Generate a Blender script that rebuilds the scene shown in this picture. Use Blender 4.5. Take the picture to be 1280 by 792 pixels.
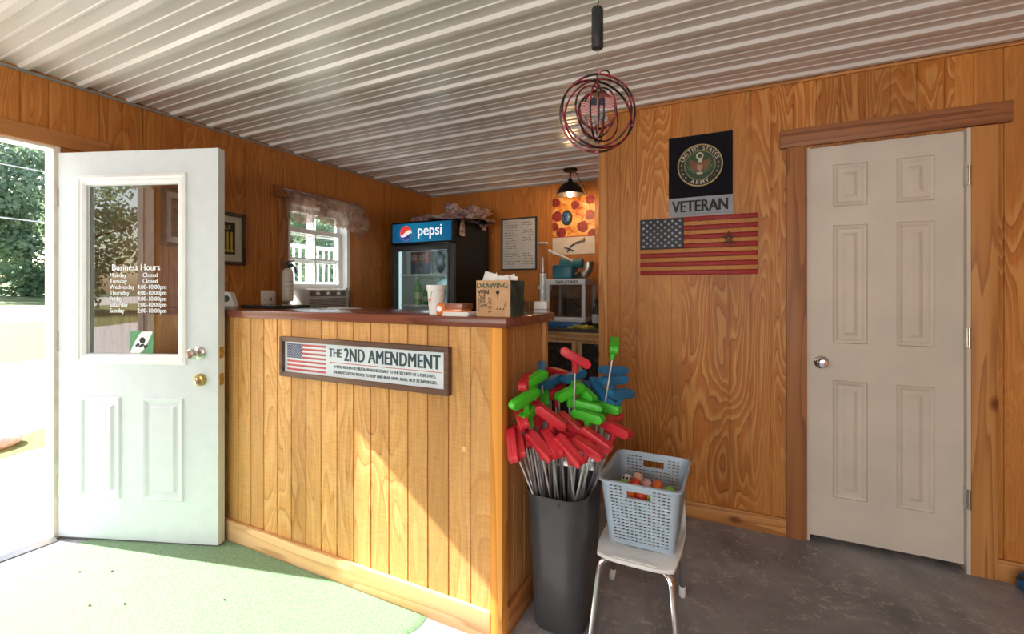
import bpy, bmesh, math, random
from mathutils import Vector, Matrix, noise as mnoise
R = math.radians
PI = math.pi
scene = bpy.context.scene
for o in list(bpy.data.objects):
    bpy.data.objects.remove(o)
COL = scene.collection

# ------------------------------------------------------------------ camera
cam_data = bpy.data.cameras.new('camera')
cam = bpy.data.objects.new('camera', cam_data)
COL.objects.link(cam)
cam.location = (0, 0, 1.32)
cam.rotation_euler = (R(90), 0, R(26.16))
cam_data.sensor_width = 36
cam_data.lens = 570 / 1280 * 36
cam_data.shift_y = -33 / 1280
cam_data.clip_end = 400
scene.camera = cam

# ------------------------------------------------------------------ sky, sun, lamps, exposure
SUN_E, SKY_E, WIN_FILL_E = 22.0, 0.55, 48.0
SUN_AZ, SUN_EL = R(13.8), R(36.2)
scene.view_settings.view_transform = 'Standard'
scene.view_settings.look = 'None'
scene.view_settings.gamma = 1
scene.view_settings.exposure = 0.0
scene.view_settings.use_curve_mapping = False
world = bpy.data.worlds.new('world')
scene.world = world
world.use_nodes = True
wn = world.node_tree
bg = wn.nodes['Background']
sky = wn.nodes.new('ShaderNodeTexSky')
sky.sky_type = 'NISHITA'
sky.sun_disc = False
sky.sun_elevation = SUN_EL
sky.sun_rotation = R(270) - SUN_AZ
sky.air_density = 1.2
sky.dust_density = 2.5
wn.links.new(sky.outputs[0], bg.inputs[0])
bg.inputs[1].default_value = SKY_E

def lamp(kind, name, loc, rot, energy, color=(1, 1, 1), size=None, size_y=None):
    d = bpy.data.lights.new(name, kind)
    d.energy = energy
    d.color = color
    if kind == 'AREA':
        d.shape = 'RECTANGLE'
        d.size, d.size_y = size, size_y
    o = bpy.data.objects.new(name, d)
    COL.objects.link(o)
    o.location = loc
    o.rotation_euler = rot
    return o

sun_dir = Vector((math.cos(SUN_EL) * math.cos(SUN_AZ), math.cos(SUN_EL) * math.sin(SUN_AZ), -math.sin(SUN_EL)))
sun = lamp('SUN', 'sun', (-12, -3, 12), sun_dir.to_track_quat('-Z', 'Y').to_euler(), SUN_E, (1, .97, .90))
sun.data.angle = R(0.55)
# added fill lamps at two unseen windows, standing in for daylight behind the camera
for wx in (-1.55, 0.75):
    lamp('AREA', 'window_fill_lamp', (wx, -2.72, 1.45), (R(90), 0, 0), WIN_FILL_E, (1, .97, .93), 1.7, 1.4)

# ------------------------------------------------------------------ helpers
class MB:
    def __init__(self):
        self.bm = bmesh.new()
    def v(self, p):
        return self.bm.verts.new(p)
    def face(self, pts):
        try:
            return self.bm.faces.new([self.bm.verts.new(p) for p in pts])
        except ValueError:
            return None
    def box(self, x0, x1, y0, y1, z0, z1, b=0, seg=2):
        g = bmesh.ops.create_cube(self.bm, size=1.0)
        for w in g['verts']:
            w.co = Vector(((x0 + x1) / 2 + w.co.x * (x1 - x0), (y0 + y1) / 2 + w.co.y * (y1 - y0), (z0 + z1) / 2 + w.co.z * (z1 - z0)))
        if b > 0:
            es = list({e for w in g['verts'] for e in w.link_edges})
            bmesh.ops.bevel(self.bm, geom=es, offset=b, segments=seg, affect='EDGES', profile=.5)
        return self
    def ring(self, c, ax, r, n):
        ax = Vector(ax).normalized()
        t = Vector((0, 0, 1)) if abs(ax.z) < .9 else Vector((1, 0, 0))
        a = ax.cross(t).normalized()
        b = ax.cross(a)
        return [self.v(Vector(c) + (a * math.cos(2 * PI * i / n) + b * math.sin(2 * PI * i / n)) * r) for i in range(n)]
    def skin(self, rings, closed=False, caps=True):
        n = len(rings[0])
        m = len(rings)
        for k in range(m if closed else m - 1):
            A, B = rings[k], rings[(k + 1) % m]
            for i in range(n):
                self.bm.faces.new((A[i], A[(i + 1) % n], B[(i + 1) % n], B[i]))
        if caps and not closed:
            self.bm.faces.new(rings[0])
            self.bm.faces.new(rings[-1])
    def cyl(self, p0, p1, r0, r1=None, n=16, caps=True):
        r1 = r0 if r1 is None else r1
        ax = Vector(p1) - Vector(p0)
        self.skin([self.ring(p0, ax, r0, n), self.ring(p1, ax, r1, n)], caps=caps)
        return self
    def tube(self, pts, r, n=8, closed=False):
        pts = [Vector(p) for p in pts]
        m = len(pts)
        rs = []
        prev = None
        for i, p in enumerate(pts):
            if closed:
                t = pts[(i + 1) % m] - pts[i - 1]
            else:
                t = pts[min(i + 1, m - 1)] - pts[max(i - 1, 0)]
            t.normalize()
            if prev is None:
                h = Vector((0, 0, 1)) if abs(t.z) < .9 else Vector((1, 0, 0))
                a = t.cross(h).normalized()
            else:
                a = (prev - t * prev.dot(t)).normalized()
            prev = a
            b = t.cross(a)
            rr = r[i] if isinstance(r, (list, tuple)) else r
            rs.append([self.v(p + (a * math.cos(2 * PI * k / n) + b * math.sin(2 * PI * k / n)) * rr) for k in range(n)])
        self.skin(rs, closed=closed)
        return self
    def lathe(self, prof, c=(0, 0, 0), ax=(0, 0, 1), n=24, caps=True):
        ax = Vector(ax).normalized()
        rs = [self.ring(Vector(c) + ax * h, ax, max(r, 1e-4), n) for r, h in prof]
        self.skin(rs, caps=caps)
        return self
    def sphere(self, c, r, sc=(1, 1, 1), sub=2):
        g = bmesh.ops.create_icosphere(self.bm, subdivisions=sub, radius=1)
        for w in g['verts']:
            w.co = Vector(c) + Vector((w.co.x * r * sc[0], w.co.y * r * sc[1], w.co.z * r * sc[2]))
        return g['verts']
    def prism(self, pts, y0, y1):
        """outline in x,z extruded from y0 to y1"""
        A = [self.v((p[0], y0, p[1])) for p in pts]
        B = [self.v((p[0], y1, p[1])) for p in pts]
        n = len(pts)
        self.bm.faces.new(A)
        self.bm.faces.new(B[::-1])
        for i in range(n):
            self.bm.faces.new((A[i], A[(i + 1) % n], B[(i + 1) % n], B[i]))
        return self
    def flat(self, pts, y):
        """flat print facing -y"""
        self.face([(p[0], y, p[1]) for p in pts])
        return self
    def disc(self, cx, cz, r, y, n=24, rz=None):
        rz = r if rz is None else rz
        return self.flat([(cx + r * math.cos(2 * PI * i / n), cz + rz * math.sin(2 * PI * i / n)) for i in range(n)], y)
    def annulus(self, cx, cz, r0, r1, y, n=40):
        for i in range(n):
            a, b = 2 * PI * i / n, 2 * PI * (i + 1) / n
            self.flat([(cx + r0 * math.cos(a), cz + r0 * math.sin(a)), (cx + r1 * math.cos(a), cz + r1 * math.sin(a)),
                       (cx + r1 * math.cos(b), cz + r1 * math.sin(b)), (cx + r0 * math.cos(b), cz + r0 * math.sin(b))], y)
        return self
    def star(self, cx, cz, r, y, n=5, k=.42):
        return self.flat([(cx + (r if i % 2 == 0 else r * k) * math.sin(PI * i / n), cz + (r if i % 2 == 0 else r * k) * math.cos(PI * i / n)) for i in range(2 * n)], y)
    def build(self, name, mat, parent=None, smooth=True, angle=35):
        bm = self.bm
        bmesh.ops.recalc_face_normals(bm, faces=bm.faces)
        me = bpy.data.meshes.new(name)
        bm.to_mesh(me)
        bm.free()
        if isinstance(mat, (list, tuple)):
            for m_ in mat:
                me.materials.append(m_)
        else:
            me.materials.append(mat)
        if smooth:
            for p in me.polygons:
                p.use_smooth = True
            me.set_sharp_from_angle(angle=R(angle))
        o = bpy.data.objects.new(name, me)
        COL.objects.link(o)
        if parent is not None:
            o.parent = parent
        return o

def tag(o, label=None, cat=None, group=None, kind=None):
    if label: o['label'] = label
    if cat: o['category'] = cat
    if group: o['group'] = group
    if kind: o['kind'] = kind
    return o

def thing(name, label, cat, loc=(0, 0, 0), rz=0, group=None, kind=None):
    o = bpy.data.objects.new(name, None)
    o.empty_display_size = .05
    COL.objects.link(o)
    o.location = loc
    o.rotation_euler = (0, 0, rz)
    return tag(o, label, cat, group, kind)

def copy_tree(o, parent=None):
    c = o.copy()
    COL.objects.link(c)
    c.parent = parent
    for ch in [x for x in o.children]:
        copy_tree(ch, c)
    return c

def text(body, size, mat, parent, loc, name='lettering', align='CENTER', xs=1.0, bold=0.0, ext=0.0004, rot=0.0, spacing=1.0):
    """flat lettering in the local x,z plane, facing -y"""
    cu = bpy.data.curves.new(name, 'FONT')
    cu.body = body
    cu.size = size
    cu.align_x = align
    cu.align_y = 'BOTTOM_BASELINE'
    cu.extrude = ext
    cu.resolution_u = 3
    cu.space_character = spacing
    tmp = bpy.data.objects.new('tmp', cu)
    COL.objects.link(tmp)
    dg = bpy.context.evaluated_depsgraph_get()
    me = bpy.data.meshes.new_from_object(tmp.evaluated_get(dg))
    bpy.data.objects.remove(tmp)
    bpy.data.curves.remove(cu)
    M = Matrix.Translation(loc) @ Matrix.Rotation(rot, 4, 'Y') @ Matrix.Rotation(R(90), 4, 'X') @ Matrix.Diagonal((xs, 1, 1, 1))
    if bold:
        b_ = bmesh.new()
        for k_ in (-1, 0, 1):
            n0 = len(b_.verts)
            b_.from_mesh(me)
            b_.verts.ensure_lookup_table()
            for v_ in b_.verts[n0:]:
                v_.co += Vector((k_ * bold, 0, .00012 * k_))
        b_.to_mesh(me)
        b_.free()
    me.transform(M)
    me.materials.clear()
    me.materials.append(mat)
    me.name = name
    o = bpy.data.objects.new(name, me)
    COL.objects.link(o)
    if parent is not None:
        o.parent = parent
    return o

def join(objs, name):
    """several letterings become one mesh"""
    bm = bmesh.new()
    for o in objs:
        bm.from_mesh(o.data)
    me = objs[0].data
    bm.to_mesh(me)
    bm.free()
    for o in objs[1:]:
        bpy.data.objects.remove(o)
    objs[0].name = name
    return objs[0]

# ------------------------------------------------------------------ materials
class N:
    """small node-tree writer"""
    def __init__(self, name):
        self.m = bpy.data.materials.new(name)
        self.m.use_nodes = True
        self.t = self.m.node_tree
        self.p = self.t.nodes['Principled BSDF']
        self.out = self.t.nodes['Material Output']
    def n(self, kind, **kw):
        x = self.t.nodes.new('ShaderNode' + kind)
        for k, val in kw.items():
            if k == 'ins':
                for i, w in val.items():
                    self.set(x, i, w)
            else:
                setattr(x, k, val)
        return x
    def set(self, node, i, w):
        s = node.inputs[i]
        if hasattr(w, 'is_linked') or isinstance(w, bpy.types.NodeSocket):
            self.t.links.new(w, s)
        else:
            s.default_value = w
    def math(self, op, a, b=0.0, clamp=False):
        x = self.n('Math', operation=op, use_clamp=clamp)
        self.set(x, 0, a)
        self.set(x, 1, b)
        return x.outputs[0]
    def coord(self, scale=(1, 1, 1), kind='Object', loc=(0, 0, 0)):
        tc = self.n('TexCoord')
        mp = self.n('Mapping')
        self.t.links.new(tc.outputs[kind], mp.inputs[0])
        mp.inputs['Scale'].default_value = scale
        mp.inputs['Location'].default_value = loc
        return mp.outputs[0]
    def noise(self, vec, scale=5, detail=2, rough=.5, dist=0.0):
        x = self.n('TexNoise')
        self.t.links.new(vec, x.inputs['Vector'])
        x.inputs['Scale'].default_value = scale
        x.inputs['Detail'].default_value = detail
        x.inputs['Roughness'].default_value = rough
        x.inputs['Distortion'].default_value = dist
        return x.outputs[0]
    def ramp(self, fac, stops, interp='LINEAR'):
        x = self.n('ValToRGB')
        x.color_ramp.interpolation = interp
        e = x.color_ramp.elements
        while len(e) < len(stops):
            e.new(.5)
        for el, (pos, c) in zip(e, stops):
            el.position = pos
            el.color = (*c, 1) if len(c) == 3 else c
        self.t.links.new(fac, x.inputs[0])
        return x.outputs[0]
    def mix(self, fac, a, b, mode='MIX'):
        x = self.n('Mix', data_type='RGBA', blend_type=mode)
        self.set(x, 0, fac)
        self.set(x, 6, a if not isinstance(a, tuple) else (*a, 1))
        self.set(x, 7, b if not isinstance(b, tuple) else (*b, 1))
        return x.outputs[2]
    def bump(self, h, strength=.3, dist=.01):
        x = self.n('Bump')
        x.inputs['Strength'].default_value = strength
        x.inputs['Distance'].default_value = dist
        self.t.links.new(h, x.inputs['Height'])
        self.t.links.new(x.outputs[0], self.p.inputs['Normal'])

def plain(name, c, rough=.5, metal=0.0, emit=None, es=0.0, var=.06, coat=0.0, spec=.5, trans=0.0, scale=14):
    w = N(name)
    p = w.p
    p.inputs['Roughness'].default_value = rough
    p.inputs['Metallic'].default_value = metal
    p.inputs['Specular IOR Level'].default_value = spec
    p.inputs['Coat Weight'].default_value = coat
    if var > 0:
        f = w.noise(w.coord(), scale, 3)
        d = tuple(max(0, x * (1 - var * 2)) for x in c)
        l = tuple(min(1, x * (1 + var)) for x in c)
        w.t.links.new(w.ramp(f, [(.35, d), (.65, l)]), p.inputs['Base Color'])
    else:
        p.inputs['Base Color'].default_value = (*c, 1)
    if emit:
        p.inputs['Emission Color'].default_value = (*emit, 1)
        p.inputs['Emission Strength'].default_value = es
    return w.m

def pine(name, light, mid, dark, rings=11.0, hs=2.2, vs=.32, rough=.45, spec=.35, rough_sawn=0.0, sheets=1.22, axis='z', seed=0.0, bold=1.0, boards=None):
    """contour-line plywood or board grain running along one axis"""
    w = N(name)
    tc = w.n('TexCoord')
    sep = w.n('SeparateXYZ')
    w.t.links.new(tc.outputs['Object'], sep.inputs[0])
    x, y, z = sep.outputs
    if axis == 'x': x, y, z = z, y, x
    if axis == 'y': x, y, z = x, z, y
    across = w.math('ADD', x, y)
    sheet = w.math('FLOOR', w.math('DIVIDE', w.math('ADD', across, 40.13 + seed), sheets))
    cmb = w.n('CombineXYZ')
    w.set(cmb, 0, w.math('MULTIPLY', across, hs))
    w.set(cmb, 1, w.math('MULTIPLY', sheet, 7.31))
    w.set(cmb, 2, w.math('MULTIPLY', z, vs))
    n1 = w.noise(cmb.outputs[0], 1.0, 2.4, .42, .35)
    ring = w.math('FRACT', w.math('MULTIPLY', n1, rings))
    dk = tuple(m_ * (1 - bold) + d_ * bold for m_, d_ in zip(mid, dark))
    lt = tuple(m_ * (1 - bold) + l_ * bold for m_, l_ in zip(mid, light))
    col = w.ramp(ring, [(0, mid), (.35, mid), (.62, lt), (.80, lt), (.93, dk), (1, mid)])
    c5 = w.n('CombineXYZ')
    w.set(c5, 0, w.math('MULTIPLY', across, 2.2))
    w.set(c5, 1, w.math('MULTIPLY', sheet, 3.1))
    w.set(c5, 2, w.math('MULTIPLY', z, .9))
    quiet = w.ramp(w.noise(c5.outputs[0], 1.0, 1), [(.40, (0, 0, 0)), (.60, (.75, .75, .75))])
    col = w.mix(quiet, col, tuple((a_ + b_) / 2 for a_, b_ in zip(mid, lt)))
    c2 = w.n('CombineXYZ')
    w.set(c2, 0, w.math('MULTIPLY', across, 150))
    w.set(c2, 1, sheet)
    w.set(c2, 2, w.math('MULTIPLY', z, 5))
    fine = w.noise(c2.outputs[0], 1.0, 3, .6)
    col = w.mix(.55, col, w.ramp(fine, [(.3, (.62, .60, .58)), (.7, (1.1, 1.1, 1.1))]), 'MULTIPLY')
    c3 = w.n('CombineXYZ')
    w.set(c3, 0, w.math('MULTIPLY', across, 1.6))
    w.set(c3, 1, sheet)
    w.set(c3, 2, w.math('MULTIPLY', z, .8))
    blot = w.noise(c3.outputs[0], 1.0, 2)
    col = w.mix(.7, col, w.ramp(blot, [(.3, (.72, .68, .62)), (.7, (1.12, 1.1, 1.06))]), 'MULTIPLY')
    if boards:
        bi = w.n('TexWhiteNoise', noise_dimensions='1D')
        w.set(bi, 'W', w.math('FLOOR', w.math('DIVIDE', w.math('SUBTRACT', across, boards[0]), boards[1])))
        col = w.mix(1.0, col, w.ramp(bi.outputs['Value'], [(0, (.80, .76, .70)), (1, (1.06, 1.06, 1.06))]), 'MULTIPLY')
    h = fine
    if rough_sawn > 0:
        c4 = w.n('CombineXYZ')
        w.set(c4, 0, w.math('MULTIPLY', across, 14))
        w.set(c4, 2, w.math('MULTIPLY', z, 170))
        saw = w.noise(c4.outputs[0], 1.0, 2, .6)
        col = w.mix(rough_sawn, col, w.ramp(saw, [(.3, (.70, .66, .58)), (.62, (1.08, 1.08, 1.06))]), 'MULTIPLY')
        h = w.math('ADD', fine, w.math('MULTIPLY', saw, 1.5))
    w.t.links.new(col, w.p.inputs['Base Color'])
    w.p.inputs['Roughness'].default_value = rough
    w.p.inputs['Specular IOR Level'].default_value = spec
    w.bump(h, .18, .004)
    return w.m

def knotty(name, light, mid, dark, axis='z', seed=0.0, rough=.5):
    w = N(name)
    tc = w.n('TexCoord')
    sep = w.n('SeparateXYZ')
    w.t.links.new(tc.outputs['Object'], sep.inputs[0])
    x, y, z = sep.outputs
    if axis == 'x': x, y, z = z, y, x
    if axis == 'y': x, y, z = x, z, y
    across = w.math('ADD', x, y)
    cmb = w.n('CombineXYZ')
    w.set(cmb, 0, w.math('MULTIPLY', across, 9))
    w.set(cmb, 1, seed)
    w.set(cmb, 2, w.math('MULTIPLY', z, .5))
    n1 = w.noise(cmb.outputs[0], 1.0, 2, .5, .2)
    ring = w.math('FRACT', w.math('MULTIPLY', n1, 7))
    col = w.ramp(ring, [(0, light), (.6, mid), (.92, tuple(.55 * m_ + .45 * d_ for m_, d_ in zip(mid, dark))), (1, light)])
    kv = w.n('CombineXYZ')
    w.set(kv, 0, w.math('MULTIPLY', across, 9))
    w.set(kv, 1, seed)
    w.set(kv, 2, w.math('MULTIPLY', z, 5))
    vo = w.n('TexVoronoi')
    w.t.links.new(kv.outputs[0], vo.inputs['Vector'])
    vo.inputs['Scale'].default_value = .55
    k = w.ramp(vo.outputs['Distance'], [(.04, (1, 1, 1)), (.13, (0, 0, 0))])
    col = w.mix(k, col, dark)
    w.t.links.new(col, w.p.inputs['Base Color'])
    w.p.inputs['Roughness'].default_value = rough
    w.p.inputs['Specular IOR Level'].default_value = .35
    return w.m

def thin_glass(name, tint=(.97, .99, .98), refl=1.0, rough=0.02, ior=1.5):
    w = N(name)
    t = w.t
    tr = w.n('BsdfTransparent')
    tr.inputs[0].default_value = (*tint, 1)
    gl = w.n('BsdfGlossy')
    gl.inputs['Roughness'].default_value = rough
    fr = w.n('Fresnel')
    fr.inputs['IOR'].default_value = ior
    ge = w.n('NewGeometry')
    f = w.math('MULTIPLY', w.math('MULTIPLY', fr.outputs[0], refl, True), w.math('SUBTRACT', 1.0, ge.outputs['Backfacing']))
    mx = w.n('MixShader')
    t.links.new(f, mx.inputs[0])
    t.links.new(tr.outputs[0], mx.inputs[1])
    t.links.new(gl.outputs[0], mx.inputs[2])
    t.links.new(mx.outputs[0], w.out.inputs[0])
    return w.m

MAT = {}
MAT['ply'] = pine('pine_plywood', (.74, .36, .10), (.57, .205, .036), (.38, .11, .017), rings=27, hs=4.8, vs=.72, bold=.9, boards=(-.649, .1026))
MAT['ply_shaded'] = pine('pine_plywood_shaded', (.60, .25, .06), (.48, .165, .028), (.32, .09, .014), rings=22, hs=4.8, vs=.65, seed=3.3, bold=.65)  # same plywood as the partition, with shade put into darker tones
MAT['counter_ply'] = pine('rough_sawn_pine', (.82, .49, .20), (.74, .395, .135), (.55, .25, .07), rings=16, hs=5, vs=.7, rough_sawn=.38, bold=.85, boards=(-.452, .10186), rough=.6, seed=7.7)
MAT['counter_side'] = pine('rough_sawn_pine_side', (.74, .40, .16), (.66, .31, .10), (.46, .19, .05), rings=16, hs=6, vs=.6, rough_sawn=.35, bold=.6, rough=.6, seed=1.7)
MAT['board'] = knotty('pine_board', (.62, .30, .10), (.55, .24, .07), (.20, .06, .02), 'z', 2.0)
MAT['board_x'] = knotty('pine_board_across', (.62, .30, .10), (.55, .24, .07), (.20, .06, .02), 'x', 5.0)
MAT['board_dark'] = knotty('cedar_board', (.36, .15, .065), (.31, .12, .05), (.10, .03, .015), 'x', 9.0)
MAT['board_cedar'] = knotty('cedar_upright', (.40, .17, .065), (.35, .14, .05), (.12, .035, .015), 'z', 4.0)
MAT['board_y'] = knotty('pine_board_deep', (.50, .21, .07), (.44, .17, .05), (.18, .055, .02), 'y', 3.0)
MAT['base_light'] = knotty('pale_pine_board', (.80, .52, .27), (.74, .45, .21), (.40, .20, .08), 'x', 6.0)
MAT['top'] = knotty('red_stained_wood', (.235, .075, .045), (.195, .058, .035), (.09, .025, .018), 'x', 8.0, rough=.22)
MAT['white_paint'] = plain('white_door_paint', (.67, .725, .765), .42, var=.015)
MAT['cream_paint'] = plain('cream_door_paint', (.66, .585, .50), .5, var=.03, scale=4)
MAT['white_trim'] = plain('white_vinyl', (.82, .83, .84), .4, var=.02)
MAT['chrome'] = plain('chrome', (.75, .75, .76), .13, 1.0, var=.03)
MAT['steel'] = plain('bright_steel', (.66, .66, .68), .30, .8, var=.04)
MAT['brass'] = plain('aged_brass', (.55, .42, .16), .3, 1.0, var=.1)
MAT['nickel'] = plain('satin_nickel', (.62, .60, .55), .25, 1.0, var=.05)
MAT['black'] = plain('black_plastic', (.022, .023, .025), .45, var=.1)
MAT['black_matte'] = plain('black_matte', (.012, .012, .013), .7, var=.1)
MAT['dark_metal'] = plain('dark_bronze_metal', (.03, .022, .018), .45, .6, var=.1)
MAT['bin'] = plain('charcoal_bin_plastic', (.062, .063, .066), .36, var=.06, spec=.5)
MAT['white_plastic'] = plain('white_plastic', (.80, .80, .78), .4, var=.03)
MAT['paper'] = plain('white_paper', (.85, .85, .84), .8, var=.03)
MAT['ink'] = plain('black_ink', (.02, .02, .022), .7, var=0)
MAT['white_ink'] = plain('white_print', (.88, .88, .88), .7, var=0)
MAT['red_rubber'] = plain('red_rubber', (.62, .025, .04), .42, var=.08)
MAT['green_rubber'] = plain('green_rubber', (.06, .52, .025), .42, var=.08)
MAT['blue_rubber'] = plain('blue_rubber', (.02, .16, .34), .45, var=.08)
MAT['glass'] = thin_glass('window_glass', refl=1.0)
MAT['door_glass'] = thin_glass('door_glass', (.90, .91, .90), refl=4.2, rough=.004)
MAT['basket'] = plain('blue_grey_plastic', (.40, .50, .60), .45, var=.03)

# ------------------------------------------------------------------ the setting
WL, WP, WB, H = -3.25, 2.86, 4.45, 2.44     # left wall x, partition y, back wall y, ceiling height
XR, YF = 2.4, -2.8

def struct(o, label=None):
    return tag(o, label, None, None, 'structure')

def grooved(mb, f, u0, u1, v0, v1, g0, gs, gw=.009, gd=.006):
    prof = [(u0, 0)]
    k = math.ceil((u0 - g0) / gs)
    while g0 + k * gs < u1:
        g = g0 + k * gs
        k += 1
        if g - gw / 2 <= u0 + .002 or g + gw / 2 >= u1 - .002:
            continue
        prof += [(g - gw / 2, 0), (g - gw / 2 + .001, gd), (g + gw / 2 - .001, gd), (g + gw / 2, 0)]
    prof.append((u1, 0))
    for a, b in zip(prof, prof[1:]):
        mb.face([f(a[0], v0, a[1]), f(b[0], v0, b[1]), f(b[0], v1, b[1]), f(a[0], v1, a[1])])

def wall_with_holes(mb, f, u0, u1, v0, v1, holes, g0, gs, thick, **kw):
    us = sorted({u0, u1, *[h[0] for h in holes], *[h[1] for h in holes]})
    for a, b in zip(us, us[1:]):
        hs = sorted([h for h in holes if h[0] <= a + 1e-6 and h[1] >= b - 1e-6], key=lambda h: h[2])
        z = v0
        spans = []
        for h in hs:
            if h[2] > z + 1e-6: spans.append((z, h[2]))
            z = h[3]
        if z < v1 - 1e-6: spans.append((z, v1))
        for s0, s1 in spans:
            grooved(mb, f, a, b, s0, s1, g0, gs, **kw)
            q0, q1 = f(a, s0, .0065), f(b, s1, thick)
            lo = [min(p, q) for p, q in zip(q0, q1)]
            hi = [max(p, q) for p, q in zip(q0, q1)]
            mb.box(lo[0], hi[0], lo[1], hi[1], lo[2], hi[2])

DOOR_Y0, DOOR_Y1, DOOR_H = .15, 1.10, 2.075
WIN = (2.50, 3.17, 1.10, 2.06)
mb = MB()
wall_with_holes(mb, lambda u, v, d: (WL - d, u, v), YF, WB, 0, 2.455, [(DOOR_Y0, DOOR_Y1, 0, DOOR_H), WIN], .973, .1066, .09, gw=.006, gd=.004)
struct(mb.build('wall_left', MAT['ply_shaded'], smooth=False), 'orange pine plywood wall with the open door and the small window')
mb = MB()
wall_with_holes(mb, lambda u, v, d: (u, WB + d, v), WL - .1, XR, 0, 2.455, [], -3.2, .2032, .12, gw=.006, gd=.004)
struct(mb.build('wall_back', MAT['ply_shaded'], smooth=False), 'dim pine plywood wall behind the drinks fridge')
mb = MB()
DX0, DX1, DH = .338, .972, 2.075
wall_with_holes(mb, lambda u, v, d: (u, WP + d, v), -.784, XR, 0, 2.455, [(DX0, DX1, 0, DH)], -.649, .1026, .115)
struct(mb.build('wall_right', MAT['ply'], smooth=False), 'grained orange plywood wall with the flags and the closed door')
mb = MB()
mb.box(-.786, -.728, WP - .006, WP + .14, 0, 2.44, .003)
struct(mb.build('trim_1', MAT['board']), 'narrow pine corner board at the open end of the plywood wall')
mb = MB()
mb.box(XR, XR + .1, YF, WB, 0, 2.455)
struct(mb.build('wall_side', MAT['ply'], smooth=False))
mb = MB()
wall_with_holes(mb, lambda u, v, d: (u, YF - d, v), WL - .1, XR + .1, 0, 2.455, [(-2.45, -.65, .75, 2.15), (-.15, 1.65, .75, 2.15)], -3.2, .2032, .12)
struct(mb.build('wall_front', MAT['ply'], smooth=False))
for k, wx in enumerate((-2.45, -.15)):  # unseen windows, put in to let light reach the room from behind the camera
    fr = MB()
    for a in (wx, wx + .87, wx + 1.74):
        fr.box(a, a + .06, YF - .09, YF - .03, .75, 2.15)
    fr.box(wx + .06, wx + 1.74, YF - .09, YF - .03, .75, .81)
    fr.box(wx + .06, wx + 1.74, YF - .09, YF - .03, 2.09, 2.15)
    w_ = struct(fr.build('window_%d' % (k + 2), MAT['white_trim'], smooth=False))
    g = MB()
    g.box(wx + .06, wx + 1.74, YF - .063, YF - .057, .81, 2.09)
    g.build('pane', MAT['glass'], w_, smooth=False)

# floor
w = N('stained_concrete')
c = w.coord()
n1 = w.noise(c, 1.6, 6, .62, .4)
n2 = w.noise(c, 9, 5, .7, .8)
n3 = w.noise(c, 55, 3, .6)
col = w.ramp(n1, [(.34, (.125, .128, .138)), (.5, (.24, .243, .258)), (.66, (.37, .368, .375))])
spk = w.ramp(w.math('MULTIPLY', n2, w.math('ADD', n3, .5)), [(.55, (0, 0, 0)), (.72, (1, 1, 1))])
col = w.mix(w.math('MULTIPLY', spk, .75), col, (.50, .47, .44))
w.t.links.new(col, w.p.inputs['Base Color'])
w.t.links.new(w.ramp(n1, [(.3, (.38,) * 3), (.7, (.6,) * 3)]), w.p.inputs['Roughness'])
w.bump(n2, .12, .004)
MAT['concrete'] = w.m
mb = MB()
mb.box(WL - .12, XR + .1, YF - .12, WB + .12, -.15, 0)
struct(mb.build('floor', MAT['concrete'], smooth=False), 'mottled grey stained concrete floor')

# ribbed metal ceiling
w = N('painted_metal_panel')
n1 = w.noise(w.coord((1, 5, 1)), 1.2, 3)
w.t.links.new(w.ramp(n1, [(.35, (.74, .70, .66)), (.65, (.80, .765, .73))]), w.p.inputs['Base Color'])
w.p.inputs['Roughness'].default_value = .26
w.p.inputs['Specular IOR Level'].default_value = .6
MAT['ceiling'] = w.m
mb = MB()
pitch, r0 = .22929, .985
PAN, RIB = 2.455, 2.441
prof = []
k = math.floor((YF - r0) / pitch)
while r0 + k * pitch < WB + .1:
    yc = r0 + k * pitch
    prof += [(yc - .026, PAN), (yc - .014, RIB), (yc + .014, RIB), (yc + .026, PAN)]
    for q in (.36, .64):
        ym = yc + pitch * q
        prof += [(ym - .009, PAN), (ym - .005, PAN - .004), (ym + .005, PAN - .004), (ym + .009, PAN)]
    k += 1
for a, b in zip(prof, prof[1:]):
    mb.face([(WL - .1, a[0], a[1]), (XR + .1, a[0], a[1]), (XR + .1, b[0], b[1]), (WL - .1, b[0], b[1])])
mb.box(WL - .1, XR + .1, YF - .1, WB + .1, 2.475, 2.55)
struct(mb.build('ceiling', MAT['ceiling'], smooth=False), 'white ribbed metal panel ceiling')
w = MAT['galv'] = plain('grey_channel', (.30, .31, .30), .5, .3, var=.05)
mb = MB()
mb.box(WL - .001, WL + .012, YF, WB, 2.428, 2.441)
mb.box(WL + .012, -.79, WB - .012, WB + .001, 2.428, 2.441)
struct(mb.build('trim_2', MAT['galv'], smooth=False), 'thin grey metal channel along the ceiling edge')
mb = MB()
mb.box(-.784, XR, WP - .014, WP, 2.428, 2.441)
struct(mb.build('trim_3', MAT['board_x'], smooth=False))

# baseboards of the plywood wall
mb = MB()
mb.box(-.728, .243, WP - .019, WP, 0, .095, .002)
struct(mb.build('baseboard_right', MAT['board_x']), 'pine baseboard left of the cream door')
mb = MB()
mb.box(1.072, XR, WP - .019, WP, 0, .095, .002)
struct(mb.build('baseboard_corner', MAT['board_x']), 'pine baseboard right of the cream door')
mb = MB()
mb.box(WL, WL + .019, 1.36, WB, 0, .095, .002)
struct(mb.build('baseboard_left', MAT['board_y']))
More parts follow.
